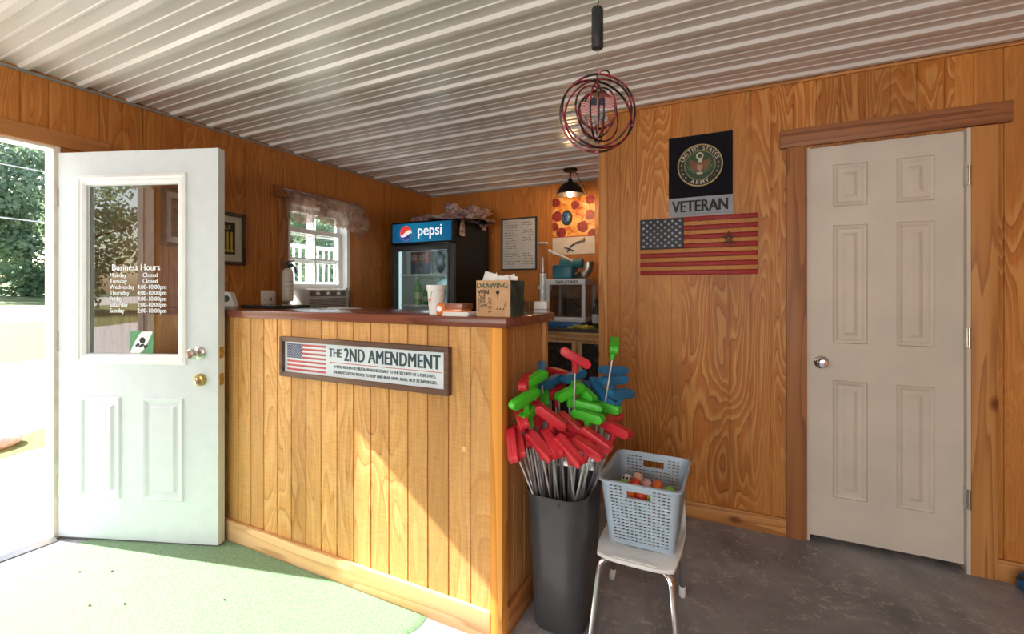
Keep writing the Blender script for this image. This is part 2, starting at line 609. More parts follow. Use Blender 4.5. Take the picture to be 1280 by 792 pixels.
# door casing boards
mb = MB()
mb.box(.243, .336, WP - .022, WP, 0, 2.085, .003)
struct(mb.build('trim_4', MAT['board_cedar']), 'dark cedar upright board left of the cream door')
mb = MB()
mb.box(.980, 1.072, WP - .024, WP, 0, 2.078, .003)
struct(mb.build('trim_5', MAT['board']), 'pine upright board right of the cream door')
mb = MB()
mb.box(.213, 1.119, WP - .030, WP, 2.082, 2.178, .003)
struct(mb.build('trim_6', MAT['board_dark']), 'dark knotty header board above the cream door')
mb = MB()
mb.box(DX0 - .02, DX0 + .012, WP - .004, WP + .115, 0, 2.075)
mb.box(DX1 - .006, DX1 + .010, WP - .018, WP + .115, 0, 2.078)
mb.box(DX0 + .012, DX1 - .006, WP + .02, WP + .115, 2.066, 2.079)
struct(mb.build('trim_7', MAT['cream_paint'], smooth=False), 'cream painted jamb of the inner door')

def emboss(mb, x0, x1, z0, z1, y, h=.007, wd=.026, gap=.016, field=.03):
    """moulded ring with a raised field inside it"""
    def loop(i, yy):
        return [(x0 + i, yy, z0 + i), (x1 - i, yy, z0 + i), (x1 - i, yy, z1 - i), (x0 + i, yy, z1 - i)]
    L = [loop(0, y + .0005), loop(wd * .25, y - h), loop(wd * .6, y - h * .8), loop(wd, y + .0005), loop(wd + gap, y + .0005), loop(wd + gap + field * .6, y - h)]
    for A, B in zip(L, L[1:]):
        for i in range(4):
            mb.face([A[i], A[(i + 1) % 4], B[(i + 1) % 4], B[i]])
    mb.face(L[-1])

def knob(parent, x, y, z, mat, r=.027, name='door_knob'):
    m_ = MB()
    m_.lathe([(.033, 0), (.033, .006), (.026, .012), (.012, .016), (.012, .034), (r * .75, .04), (r, .052), (r * .97, .062), (r * .7, .070), (r * .25, .072)], (x, y, z), (0, -1, 0), 20)
    return m_.build(name, mat, parent)

# the closed inner door (frame local: x right, y into the wall, z up)
d2 = thing('door_2', 'closed cream six-panel interior door with a chrome knob', 'door', (0, WP + .012, 0), kind='structure')
mb = MB()
mb.box(.350, .966, 0, .035, .028, 2.066, .0015)
for x0, x1 in ((.452, .600), (.714, .860)):
    for z0, z1 in ((.245, .855), (1.045, 1.66), (1.755, 1.975)):
        emboss(mb, x0, x1, z0, z1, 0, h=.008)
mb.build('door_leaf', MAT['cream_paint'], d2, angle=20)
kb = knob(d2, .402, 0, .944, MAT['chrome'])
tag(kb, 'round chrome knob')
mb = MB()
mb.box(.349, .3505, -.001, .026, .90, .99)
mb.build('latch_plate', MAT['brass'], d2)
for z in (.35, 1.10, 1.855):
    mb = MB()
    mb.cyl((.973, -.036, z - .046), (.973, -.036, z + .046), .0075, n=10)
    mb.box(.9625, .972, -.034, .002, z - .044, z + .044)
    mb.build('hinge', MAT['nickel'], d2)

# the doorway in the left wall
mb = MB()
mb.box(WL - .092, WL + .006, DOOR_Y1 - .004, DOOR_Y1 + .025, 0, DOOR_H + .02)
mb.box(WL - .092, WL + .006, DOOR_Y0 - .025, DOOR_Y0 + .004, 0, DOOR_H + .02)
mb.box(WL - .092, WL + .006, DOOR_Y0 + .004, DOOR_Y1 - .004, DOOR_H - .004, DOOR_H + .02)
mb.box(WL - .0915, WL - .055, DOOR_Y0 + .004, DOOR_Y0 + .014, 0, DOOR_H - .004)
struct(mb.build('trim_8', plain('pale_jamb_paint', (.74, .66, .56), .5), smooth=False), 'pale painted frame of the open doorway')
mb = MB()
mb.box(WL, WL + .021, -.12, 1.335, DOOR_H + .01, 2.165, .003)
struct(mb.build('trim_9', MAT['board_y']), 'pine header board above the open doorway')
mb = MB()
mb.box(WL, WL + .021, .02, DOOR_Y0 - .015, 0, DOOR_H + .008, .003)
struct(mb.build('trim_10', MAT['board']), 'pine upright board on the near side of the doorway')
mb = MB()
mb.prism([(-.065, 0), (.065, 0), (.065, .006), (.03, .022), (-.03, .022), (-.065, .01)], DOOR_Y0, DOOR_Y1)
th_ = mb.build('trim_11', plain('aluminium_threshold', (.36, .36, .37), .35, .8), smooth=False)
th_.location = (WL - .02, 0, 0)
struct(th_, 'grey metal threshold strip of the open doorway')

# the open exterior door; frame local: x from the hinge to the free edge, y away from the room side, z up
d1 = thing('door_1', 'white half-glass exterior door standing open with business hours on its glass', 'door', (WL + .012, 1.115, 0), R(20.6), kind='structure')
DW, DT, DZ0, DZ1 = .912, .044, .014, 2.052
gx0, gx1, gz0, gz1 = .165, .700, .975, 1.888
mb = MB()
mb.box(0, gx0, 0, DT, DZ0, DZ1)
mb.box(gx1, DW, 0, DT, DZ0, DZ1)
mb.box(gx0, gx1, 0, DT, DZ0, gz0)
mb.box(gx0, gx1, 0, DT, gz1, DZ1)
for x0, x1 in ((.125, .367), (.492, .722)):
    emboss(mb, x0, x1, .228, .765, 0, h=.009, wd=.03, gap=.012, field=.02)
mb.build('door_slab', MAT['white_paint'], d1, angle=20)
mb = MB()
def rect_frame(mb, x0, x1, z0, z1, prof):
    """profile of (inset, y) swept round a rectangle"""
    L = [[(x0 + i, y, z0 + i), (x1 - i, y, z0 + i), (x1 - i, y, z1 - i), (x0 + i, y, z1 - i)] for i, y in prof]
    for A, B in zip(L, L[1:]):
        for i in range(4):
            mb.face([A[i], A[(i + 1) % 4], B[(i + 1) % 4], B[i]])
rect_frame(mb, .112, .742, .934, 1.930, [(0, 0), (.004, -.012), (.018, -.016), (.026, -.010), (.038, -.010), (.05, -.002), (.055, .016)])
rect_frame(mb, .112, .742, .934, 1.930, [(0, DT), (.004, DT + .012), (.03, DT + .014), (.055, DT - .016)])
mb.build('glazing_frame', MAT['white_trim'], d1, angle=25)
mb = MB()
mb.box(gx0, gx1, .019, .025, gz0, gz1)
mb.build('pane', MAT['door_glass'], d1, smooth=False)
mb = MB()
mb.box(.012, DW - .005, .004, DT - .004, .003, DZ0)
mb.build('door_sweep', plain('grey_sweep', (.12, .12, .12), .6), d1, smooth=False)
tag(knob(d1, .812, 0, 1.000, MAT['nickel'], .029), 'nickel door knob')
mb = MB()
mb.lathe([(.032, 0), (.031, .014), (.026, .022), (.02, .024)], (.818, 0, .862), (0, -1, 0), 20)
db = mb.build('deadbolt', MAT['brass'], d1)
tag(db, 'brass deadbolt')
mb = MB()
mb.box(.812, .824, -.036, -.022, .846, .878, .003)
mb.build('thumb_turn', MAT['nickel'], db)
for z in (1.0, .862):
    mb = MB()
    mb.box(DW - .0005, DW + .002, .009, .035, z - .029, z + .029)
    mb.cyl((DW, .022, z), (DW + .010, .022, z), .009, n=12)
    mb.build('latch_plate', MAT['brass'], d1)
for z in (.28, 1.05, 1.82):
    mb = MB()
    mb.cyl((-.004, .002, z - .05), (-.004, .002, z + .05), .006, n=10)
    mb.build('hinge', MAT['nickel'], d1)
yy = .0175
L = [text('Business Hours', .048, MAT['white_ink'], d1, (.432, yy, 1.427), xs=.93, bold=.0009)]
rows = [('Monday', 'Closed'), ('Tuesday', 'Closed'), ('Wednesday', '4:00-10:00pm'), ('Thursday', '4:00-10:00pm'), ('Friday', '4:00-10:00pm'), ('Saturday', '2:00-10:00pm'), ('Sunday', '2:00-10:00pm')]
for i, (a, b) in enumerate(rows):
    z = 1.391 - i * .0312
    L.append(text(a, .033, MAT['white_ink'], d1, (.280, yy, z), align='LEFT', xs=.92, bold=.0006))
    L.append(text(b, .033, MAT['white_ink'], d1, (.524 if i > 1 else .514, yy, z), xs=.92, bold=.0006))
lt = join(L, 'lettering')
tag(lt, 'white business hours lettering')
# sticker low on the glass: a pale leaf shape on a green square with a dark figure
mb = MB()
mb.flat([(.395, .990), (.530, .990), (.530, 1.105), (.395, 1.105)], .0182)
stk = mb.build('sticker', plain('green_sticker', (.10, .30, .14), .6), d1, smooth=False)
mb = MB()
pts = [(.397 + .131 * t, .992 + .111 * t + .052 * math.sin(PI * t)) for t in [i / 12 for i in range(13)]]
pts += [(.397 + .131 * t, .992 + .111 * t - .052 * math.sin(PI * t)) for t in [i / 12 for i in range(11, 0, -1)]]
mb.flat([(min(max(a, .3955), .5295), min(max(b, .9905), 1.1045)) for a, b in pts], .0178)
mb.build('leaf_print', MAT['white_ink'], stk, smooth=False)
mb = MB()
mb.disc(.470, 1.058, .017, .0174, 12)
for i in range(7):
    mb.disc(.435 + i * .010, 1.030 + .006 * math.sin(i * 2.1), .006 + .003 * (i % 2), .0174, 8)
mb.build('figure_print', MAT['ink'], stk, smooth=False)

# window in the left wall; frame local: x = +Y, y into the wall, z up
w1 = thing('window_1', 'white sash window above the counter with its lower sash raised', 'window', (WL, 2.50, 0), R(90), kind='structure')
WW = WIN[1] - WIN[0]
mb = MB()
mb.box(.003, .035, .001, .132, WIN[2] + .003, WIN[3] - .003)
mb.box(WW - .035, WW - .003, .001, .132, WIN[2] + .003, WIN[3] - .003)
mb.box(.035, WW - .035, .001, .132, WIN[3] - .03, WIN[3] - .003)
mb.box(.035, WW - .035, .001, .132, WIN[2] + .003, WIN[2] + .02)
mb.build('window_frame', MAT['white_trim'], w1, smooth=False)
for nm, y0, z0, z1 in (('lower_sash', .062, 1.335, 1.850), ('upper_sash', .092, 1.56, 2.03)):
    mb = MB()
    a, b = .036, WW - .036
    mb.box(a, a + .045, y0, y0 + .026, z0, z1)
    mb.box(b - .045, b, y0, y0 + .026, z0, z1)
    mb.box(a + .045, b - .045, y0, y0 + .026, z0, z0 + .042)
    mb.box(a + .045, b - .045, y0, y0 + .026, z1 - .04, z1)
    s_ = mb.build(nm, MAT['white_trim'], w1, smooth=False)
    mb = MB()
    xm, zm = (a + b) / 2, (z0 + z1) / 2
    mb.box(xm - .007, xm + .007, y0 + .006, y0 + .019, z0 + .042, z1 - .04)
    mb.box(a + .045, xm - .007, y0 + .006, y0 + .019, zm - .007, zm + .007)
    mb.box(xm + .007, b - .045, y0 + .006, y0 + .019, zm - .007, zm + .007)
    mb.build('muntin', MAT['white_trim'], s_, smooth=False)
    mb = MB()
    mb.box(a + .045, b - .045, y0 + .0195, y0 + .0225, z0 + .042, z1 - .04)
    mb.build('pane', MAT['glass'], s_, smooth=False)
mb = MB()
mb.box(WL, WL + .03, 2.375, 3.275, 2.062, 2.150, .003)
struct(mb.build('trim_12', MAT['board_dark']), 'dark wooden header board above the sash window')
mb = MB()
mb.box(WL, WL + .02, 2.425, 2.498, 1.02, 2.060, .002)
struct(mb.build('trim_13', MAT['board_cedar']), 'cedar casing board left of the sash window')

# ------------------------------------------------------------------ outdoors
w = N('drive_and_grass')
tc = w.n('TexCoord')
sp = w.n('SeparateXYZ')
w.t.links.new(tc.outputs['Object'], sp.inputs[0])
wob = w.noise(w.coord((.35, .35, .35)), 1, 3)
sx = w.math('ADD', w.math('MULTIPLY', sp.outputs[0], -1), w.math('MULTIPLY', w.math('SUBTRACT', wob, .5), 1.6))
grain = w.noise(w.coord(), 16, 4, .7)
grass = w.ramp(grain, [(.35, (.10, .12, .02)), (.65, (.22, .215, .05))])
lush = w.ramp(grain, [(.35, (.035, .07, .012)), (.65, (.085, .14, .03))])
grav = w.ramp(grain, [(.35, (.42, .37, .33)), (.65, (.62, .57, .52))])
conc = (.66, .65, .63)
def zone(a, b):
    return w.math('MULTIPLY', w.math('GREATER_THAN', sx, a), w.math('LESS_THAN', sx, b))
col = w.mix(zone(5.4, 5.95), conc, grass)
col = w.mix(zone(5.95, 11.2), col, grav)
col = w.mix(zone(11.2, 22), col, grass)
col = w.mix(zone(22, 36), col, grav)
col = w.mix(zone(36, 400), col, lush)
w.t.links.new(col, w.p.inputs['Base Color'])
w.p.inputs['Roughness'].default_value = .9
w.bump(grain, .3, .02)
mb = MB()
xs = [-120, -90, -60, -45, -36, -30, -22, -16, -11, -8, -5.5, -3.37, 30]
ys = [-110, -60, -30, -15, -6, 0, 6, 15, 30, 60, 130]
def gz(x):
    return -.06 + max(0, (-x - 3.37)) * .0165
G = [[mb.v((x, y, gz(x))) for y in ys] for x in xs]
for i in range(len(xs) - 1):
    for j in range(len(ys) - 1):
        mb.bm.faces.new((G[i][j], G[i + 1][j], G[i + 1][j + 1], G[i][j + 1]))
struct(mb.build('ground', w.m), 'sunny gravel drive and grass outside the doorway')

w = N('tree_leaves')
oi = w.n('ObjectInfo')
n1 = w.noise(w.coord(), .9, 3)
col = w.ramp(n1, [(.3, (.16, .24, .15)), (.6, (.30, .40, .25)), (.8, (.42, .47, .30))])  # greens lightened in the colour itself to stand in for haze
hs = w.n('HueSaturation')
w.t.links.new(col, hs.inputs['Color'])
w.set(hs, 'Value', w.math('ADD', w.math('MULTIPLY', oi.outputs['Random'], .6), .8))
w.t.links.new(hs.outputs[0], w.p.inputs['Base Color'])
w.p.inputs['Roughness'].default_value = .6
tl_ = w.n('BsdfTranslucent')
w.t.links.new(hs.outputs[0], tl_.inputs[0])
mx_ = w.n('MixShader')
mx_.inputs[0].default_value = .5
w.t.links.new(w.p.outputs[0], mx_.inputs[1])
w.t.links.new(tl_.outputs[0], mx_.inputs[2])
w.t.links.new(mx_.outputs[0], w.out.inputs[0])
MAT['leaves'] = w.m
MAT['bark'] = plain('bark', (.10, .08, .065), .9, var=.2)

def tree(name, label, x, y, h, spread, seed, low=.28, n=1500, group='trees beyond the drive'):
    rnd = random.Random(seed)
    t = thing(name, label, 'tree', (x, y, gz(x)), rnd.uniform(0, 6), group)
    tk = MB()
    top = (rnd.uniform(-.4, .4), rnd.uniform(-.4, .4), h * .85)
    tk.tube([(0, 0, -.1), (.05, .03, h * .15), (.1, -.05, h * .45), top], [h * .028, h * .022, h * .016, h * .004], 8)
    for k in range(5):
        a = rnd.uniform(0, 2 * PI)
        z0 = h * rnd.uniform(.3, .65)
        tk.tube([(.08, 0, z0), (math.cos(a) * spread * .35, math.sin(a) * spread * .35, z0 + h * .09), (math.cos(a) * spread * .7, math.sin(a) * spread * .7, z0 + h * .15)], [h * .01, h * .006, h * .002], 5)
    tk.build('trunk', MAT['bark'], t)
    lf = MB()
    blobs = []
    for k in range(26):
        z = rnd.uniform(low, 1.0)
        wid = spread * (1 - abs(z - .5) * 1.1) * .95
        a = rnd.uniform(0, 2 * PI)
        q = rnd.uniform(.2, 1) * wid
        blobs.append((Vector((math.cos(a) * q, math.sin(a) * q, z * h)), spread * rnd.uniform(.22, .42)))
    s = h * .0135
    for k in range(n):
        c_, r_ = rnd.choice(blobs)
        d = Vector((rnd.gauss(0, 1), rnd.gauss(0, 1), rnd.gauss(0, .8)))
        d.normalize()
        p = c_ + d * r_ * rnd.uniform(.55, 1.05)
        u_ = Vector((rnd.gauss(0, 1), rnd.gauss(0, 1), rnd.gauss(0, 1))).normalized()
        v_ = u_.cross(d).normalized() if u_.cross(d).length > .01 else Vector((1, 0, 0))
        ss = s * rnd.uniform(.6, 1.5)
        lf.face([p + u_ * ss, p + v_ * ss * .7, p - u_ * ss, p - v_ * ss * .7])
    lf.build('foliage', MAT['leaves'], t, smooth=False)
    return t

TREES = [(-47, 12.5, 12.5, 4.6), (-57, 17.5, 14.5, 5.6), (-46, 18.5, 11.5, 4.4), (-55, 28, 13.5, 5.2), (-47, 25.5, 12, 4.6), (-62, 12.5, 14.5, 5.2),
         (-46, 33, 11.5, 4.8), (-40, 41, 11.5, 4.8), (-41, 31.5, 11, 4.8), (-43, 37.5, 11.5, 5.0), (-34, 28.5, 8, 3.6)]
for i, (x, y, h, s_) in enumerate(TREES):
    tree('shade_tree', 'tall green tree in the row beyond the drive, seen through the doorway or the window', x, y, h, s_, 20 + i, low=(.30 if x > -50 and y < 30 and x < -40 else .03), n=9000)
for i, (x, y, h, s_) in enumerate([(-19, -27, 9.5, 4.2), (-13, -29, 9, 4.0), (-25, -25, 9.5, 4.4), (-31, -21, 10, 4.6), (-7, -32, 9, 4.2), (-36, -15, 10, 4.6)]):
    tree('reflected_tree', 'dense tree along the drive, seen mirrored in the door glass', x, y, h, s_, 60 + i, low=.06, n=7500, group='trees mirrored in the door glass')

# rounded rock at the edge of the slab
mb = MB()
for vv in mb.sphere((0, 0, 0), 1, (.22, .30, .09), 3):
    vv.co += vv.co.normalized() * (mnoise.noise(vv.co * 4) * .03)
rk = mb.build('rock', plain('pinkish_rock', (.72, .62, .57), .9, var=.15))
rk.location = (-5.75, 1.42, .02)
tag(rk, 'flat pinkish rock on the gravel outside the doorway', 'rock')

# power lines between poles out of sight
pl = thing('outside_power_line', 'pale utility wires crossing in front of the trees outside the door', 'wire', (-30, 0, 0))
for z, dz in ((8.0, 1.0), (5.5, .4)):
    mb = MB()
    mb.tube([(-2 - t * 4, -12 + t * 60, z + gz(-30) - math.sin(PI * t) * 1.1 + dz * t) for t in [i / 24 for i in range(25)]], .035, 6)
    mb.build('wire', plain('wire_grey', (.55, .55, .55), .5), pl)
for yy_, xx_ in ((-12, -2), (48, -6)):
    mb = MB()
    mb.cyl((xx_, yy_, gz(-30) - .2), (xx_, yy_, 9.6), .16, .11, 10)
    mb.box(xx_ - .7, xx_ + .7, yy_ - .06, yy_ + .06, 8.9, 9.02)
    mb.build('pole', MAT['bark'], pl)

# white raised deck outside the window
dk = thing('deck_railing', 'white deck railing with balusters seen through the sash window', 'railing', (-8.2, 4.6, gz(-8.2)))
z0 = 1.35 - gz(-8.2)
mb = MB()
mb.box(-.9, .04, -1.2, 4.6, z0 - .18, z0)
mb.build('deck', MAT['white_trim'], dk, smooth=False)
for y in (-1.15, .55, 2.3, 4.5):
    mb = MB()
    mb.box(-.06, .06, y - .07, y + .07, 0, z0 + 1.6)
    mb.build('post', MAT['white_trim'], dk, smooth=False)
mb = MB()
mb.box(-.03, .03, -1.1, 4.5, z0 + .86, z0 + .94)
mb.box(-.03, .03, -1.1, 4.5, z0 + .10, z0 + .16)
mb.build('rail', MAT['white_trim'], dk, smooth=False)
mb = MB()
mb.box(-.016, .016, -.016, .016, z0 + .16, z0 + .86)
b_ = mb.build('baluster', MAT['white_trim'], dk, smooth=False)
b_.location.y = -1.02
for i in range(1, 36):
    q_ = b_.copy()
    COL.objects.link(q_)
    q_.parent = dk
    q_.location.y = -1.02 + i * .152
mb = MB()
mb.box(-.1, .1, -1.25, 4.65, z0 + 1.6, z0 + 1.78)
mb.build('beam', MAT['white_trim'], dk, smooth=False)

# ------------------------------------------------------------------ service counter
CX1, CY0, CY1, CT = -.785, 1.52, 1.965, 1.18
ct = thing('service_counter', 'pine plank service counter with pale baseboard and orange corner post', 'counter', (-1.9, CY0, 0))
ox, oy = 1.9, -CY0
mb = MB()
grooved(mb, lambda u, v, d: (u + ox, d, v), WL + .02, CX1 - .045, .0, CT, -2.352, .10186, gw=.008, gd=.006)
mb.box(WL + .02 + ox, CX1 - .045 + ox, .0065, .03, 0, CT)
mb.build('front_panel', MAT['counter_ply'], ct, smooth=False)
mb = MB()
grooved(mb, lambda u, v, d: (CX1 - .012 - d + ox, u + oy, v), CY0 + .03, CY1, .0, CT, CY0 + .115, .10186, gw=.008, gd=.006)
mb.box(CX1 - .05 + ox, CX1 - .0187 + ox, .03, CY1 + oy, 0, CT)
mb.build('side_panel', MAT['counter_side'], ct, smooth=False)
mb = MB()
mb.box(CX1 - .045 + ox, CX1 + .006 + ox, -.018, .035, 0, CT, .003)
mb.build('corner_post', knotty('orange_pine_post', (.80, .36, .06), (.74, .30, .04), (.3, .1, .02), 'z', 11.0), ct)
mb = MB()
mb.box(CX1 - .03 + ox, CX1 + .001 + ox, CY1 + oy - .02, CY1 + oy + .012, 0, CT, .002)
mb.build('rear_post', knotty('pale_orange_post', (.70, .38, .14), (.62, .30, .09), (.3, .1, .02), 'z', 12.0), ct)
mb = MB()
mb.box(WL + .02 + ox, CX1 - .045 + ox, -.020, -.0005, 0, .108, .003)
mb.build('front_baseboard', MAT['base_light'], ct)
mb = MB()
mb.box(CX1 - .0115 + ox, CX1 + .008 + ox, .036, CY1 + oy, 0, .108, .003)
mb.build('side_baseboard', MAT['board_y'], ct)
mb = MB()
mb.lathe([(.011, 0), (.011, .003), (.006, .004)], (-.955 + ox, 0.001, .70), (0, -1, 0), 14)
mb.build('wood_plug', plain('pale_wood_plug', (.80, .52, .24), .6), ct)
mb = MB()
mb.box(WL + .005 - (-1.9), -.757 + ox, -.024, 1.995 + oy, CT, 1.219, .006)
tp = mb.build('countertop', MAT['top'])
tp.location = (-1.9, CY0, 0)
tag(tp, 'red-stained wooden bar top with a glossy finish, on the pine counter', 'countertop')
TOPZ = 1.2195

# framed sign on the counter front
def frame_bars(mb, w, h, b, y0, y1, bev=.002):
    mb.box(-w / 2, -w / 2 + b, y0, y1, 0, h, bev)
    mb.box(w / 2 - b, w / 2, y0, y1, 0, h, bev)
    mb.box(-w / 2 + b, w / 2 - b, y0, y1, 0, b, bev)
    mb.box(-w / 2 + b, w / 2 - b, y0, y1, h - b, h, bev)

sg = thing('framed_sign', 'long framed sign with a flag and dark lettering on the counter front', 'sign', (-1.505, CY0 - .001, .905))
SW, SH = .985, .192
mb = MB()
frame_bars(mb, SW, SH, .022, -.026, 0)
mb.build('frame', knotty('walnut_frame', (.16, .085, .055), (.13, .065, .045), (.05, .03, .02), 'x', 1.0), sg)
mb = MB()
mb.box(-SW / 2 + .022, SW / 2 - .022, -.010, -.002, .022, SH - .022)
mb.build('panel', plain('pale_sign_board', (.66, .735, .80), .5, var=.02), sg, smooth=False)
MAT['sign_red'] = plain('faded_red', (.55, .10, .11), .6, var=.1)
MAT['sign_blue'] = plain('faded_navy', (.085, .10, .19), .6, var=.1)
MAT['sign_teal'] = plain('dark_teal_ink', (.018, .055, .075), .6, var=0)
mb = MB()
fx0, fx1, fz0, fz1 = -.452, -.192, .032, .160
sh = (fz1 - fz0) / 13
for i in range(0, 13, 2):
    mb.flat([(fx0, fz1 - (i + 1) * sh), (fx1, fz1 - (i + 1) * sh), (fx1, fz1 - i * sh), (fx0, fz1 - i * sh)], -.0105)
fl = mb.build('flag_stripes', MAT['sign_red'], sg, smooth=False)
mb = MB()
cxr = fx0 + .105
mb.flat([(fx0, fz1 - 7 * sh), (cxr, fz1 - 7 * sh), (cxr, fz1), (fx0, fz1)], -.0109)
mb.build('flag_canton', MAT['sign_blue'], sg, smooth=False)
def stars(mb, x0, x1, z0, z1, r, y):
    for rr in range(9):
        for cc in range(6 if rr % 2 == 0 else 5):
            x = x0 + (x1 - x0) * ((cc * 2 + 1 + (rr % 2)) / 12)
            z = z0 + (z1 - z0) * ((rr + 1) / 10)
            mb.star(x, z, r, y)
mb = MB()
stars(mb, fx0, cxr, fz1 - 7 * sh, fz1, .0027, -.0113)
mb.build('flag_stars', MAT['white_ink'], sg, smooth=False)
L = [text('THE', .056, MAT['sign_teal'], sg, (-.172, -.0108, .112), align='LEFT', xs=.78, bold=.0016),
     text('2ND AMENDMENT', .083, MAT['sign_teal'], sg, (-.078, -.0108, .099), align='LEFT', xs=.715, bold=.0036, spacing=1.06)]
t1 = L[1]
join(L, 'title_lettering')
L = [text('A WELL REGULATED MILITIA, BEING NECESSARY TO THE SECURITY OF A FREE STATE,', .0185, MAT['sign_teal'], sg, (.142, -.0108, .063), xs=.79, bold=.0005),
     text('THE RIGHT OF THE PEOPLE TO KEEP AND BEAR ARMS, SHALL NOT BE INFRINGED.', .0185, MAT['sign_teal'], sg, (.142, -.0108, .038), xs=.84, bold=.0005)]
join(L, 'small_lettering')
mb = MB()
mb.flat([(-.170, .0855), (.455, .0855), (.455, .0885), (-.170, .0885)], -.0106)
mb.build('red_rule', MAT['sign_red'], sg, smooth=False)

# ------------------------------------------------------------------ things on the bar top
# foam cup
cup = thing('foam_cup', 'white foam drink cup on the bar top, with a small pink print', 'cup', (-1.145, 1.60, TOPZ))
mb = MB()
mb.lathe([(.029, .0), (.0335, .05), (.0375, .100), (.041, .102), (.0430, .122), (.0415, .1245), (.0385, .122), (.034, .07), (.028, .006)], n=32)
mb.build('cup_wall', MAT['white_plastic'], cup)
MAT['pink'] = plain('pink_print', (.60, .04, .16), .6, var=0)
mb = MB()
def on_cup(az, z, k=1.0):
    r = .0295 + .0085 * z / .1 + .0006
    a = R(az)
    return (r * math.sin(a), -r * math.cos(a), z)
for az, zz, s in ((-22, .062, 4), (-12, .058, 5), (-18, .052, 5), (-6, .064, 4), (-10, .069, 3)):
    mb.face([on_cup(az - s, zz - .004), on_cup(az + s, zz - .004), on_cup(az + s, zz + .004), on_cup(az - s, zz + .004)])
mb.build('pink_print', MAT['pink'], cup, smooth=False)
mb = MB()
for k in range(5):
    mb.face([on_cup(-8 + k * 3, .072 + k * .005), on_cup(-5 + k * 3, .072 + k * .005), on_cup(-2 + k * 3, .078 + k * .005), on_cup(-5 + k * 3, .078 + k * .005)])
mb.build('stem_print', plain('green_print', (.05, .12, .06), .6, var=0), cup, smooth=False)
# orange package
MAT['orange'] = plain('orange_plastic', (.80, .20, .03), .25, var=.1, coat=.5)
pk = thing('snack_package', 'glossy orange package lying beside the foam cup', 'package', (-1.045, 1.585, TOPZ), R(4))
mb = MB()
mb.box(-.062, .062, -.045, .045, .001, .047, .012, 3)
for vv in mb.bm.verts:
    vv.co.z += .004 * mnoise.noise(vv.co * 40)
    vv.co.z = max(0, vv.co.z)
mb.build('pack', MAT['orange'], pk)
mb = MB()
mb.box(-.02, .064, -.0462, .0455, .024, .0485, .002)
mb.build('clear_side', plain('brown_window', (.30, .12, .07), .3, var=.2), pk)
mb = MB()
mb.disc(-.042, .026, .012, -.0462, 16)
mb.build('round_label', MAT['white_ink'], pk, smooth=False)
# stack of papers
mb = MB()
rnd = random.Random(3)
for i in range(5):
    a, dx, dy = rnd.uniform(-.04, .04), rnd.uniform(-.006, .006), rnd.uniform(-.004, .004)
    n0 = len(mb.bm.verts)
    mb.box(-.060 + dx, .060 + dx, -.045 + dy, .045 + dy, i * .0032, i * .0032 + .0026)
ps = mb.build('note_pad', MAT['paper'], smooth=False)
ps.location = (-.995, 1.558, TOPZ)
tag(ps, 'stack of white paper slips in front of the cardboard drawing box', 'paper')
# the cardboard box for drawing entries
bx = thing('entry_box', 'brown cardboard box with handwritten drawing notice, stuffed with paper slips', 'box', (-.842, 1.548, TOPZ), R(2))
MAT['card'] = plain('brown_cardboard', (.56, .33, .17), .8, var=.08)
MAT['teal_card'] = plain('dark_teal_card', (.035, .085, .085), .6, var=.35, scale=22)
mb = MB()
bw, bd, bh, th = .146, .135, .140, .003
mb.box(-bw / 2, bw / 2, 0, th, 0, bh)
mb.box(-bw / 2, bw / 2, bd - th, bd, 0, bh)
mb.box(-bw / 2, -bw / 2 + th, th, bd - th, 0, bh)
mb.box(bw / 2 - th, bw / 2 - .0004, th, bd - th, 0, bh)
mb.box(-bw / 2 + th, bw / 2 - th, th, bd - th, 0, th)
mb.build('carton', MAT['card'], bx, smooth=False)
mb = MB()
mb.box(bw / 2 - .0003, bw / 2 + .0012, .002, bd, .001, bh)
mb.build('side_wrap', MAT['teal_card'], bx, smooth=False)
MAT['marker_green'] = plain('green_marker', (.07, .10, .055), .7, var=0)
text('DRAWING', .031, MAT['marker_green'], bx, (-.004, -.0004, .110), 'title_lettering', xs=.90, bold=.0012)
L = [text('WIN', .026, MAT['ink'], bx, (-.066, -.0004, .086), align='LEFT', xs=.9, bold=.0009)]
for i, s_ in enumerate(('ONE', 'FREE', 'GAME', '1', '')):
    if s_: L.append(text(s_, .0205, MAT['ink'], bx, (-.066, -.0004, .068 - i * .0165), align='LEFT', xs=.8, bold=.0002))
L.append(text('T-SHIRT', .020, MAT['ink'], bx, (-.006, -.0004, .014), align='LEFT', xs=.86, rot=R(-90), bold=.0002))
join(L, 'lettering')
mb = MB()
mb.disc(.020, .094, .008, -.0005, 14)
mb.build('ball_drawing', MAT['ink'], bx, smooth=False)
mb = MB()
mb.flat([(.017, .087), (.023, .087), (.0205, .066), (.0195, .066)], -.0005)
mb.build('tee_drawing', MAT['ink'], bx, smooth=False)
mb = MB()
mb.flat([(.054, .060), (.057, .061), (.050, .036), (.047, .036)], -.0005)
for x in (.018, .031, .045):
    mb.disc(x, .030, .0032, -.0005, 8)
mb.build('marks_lettering', MAT['ink'], bx, smooth=False)
slip0 = None
rnd = random.Random(8)
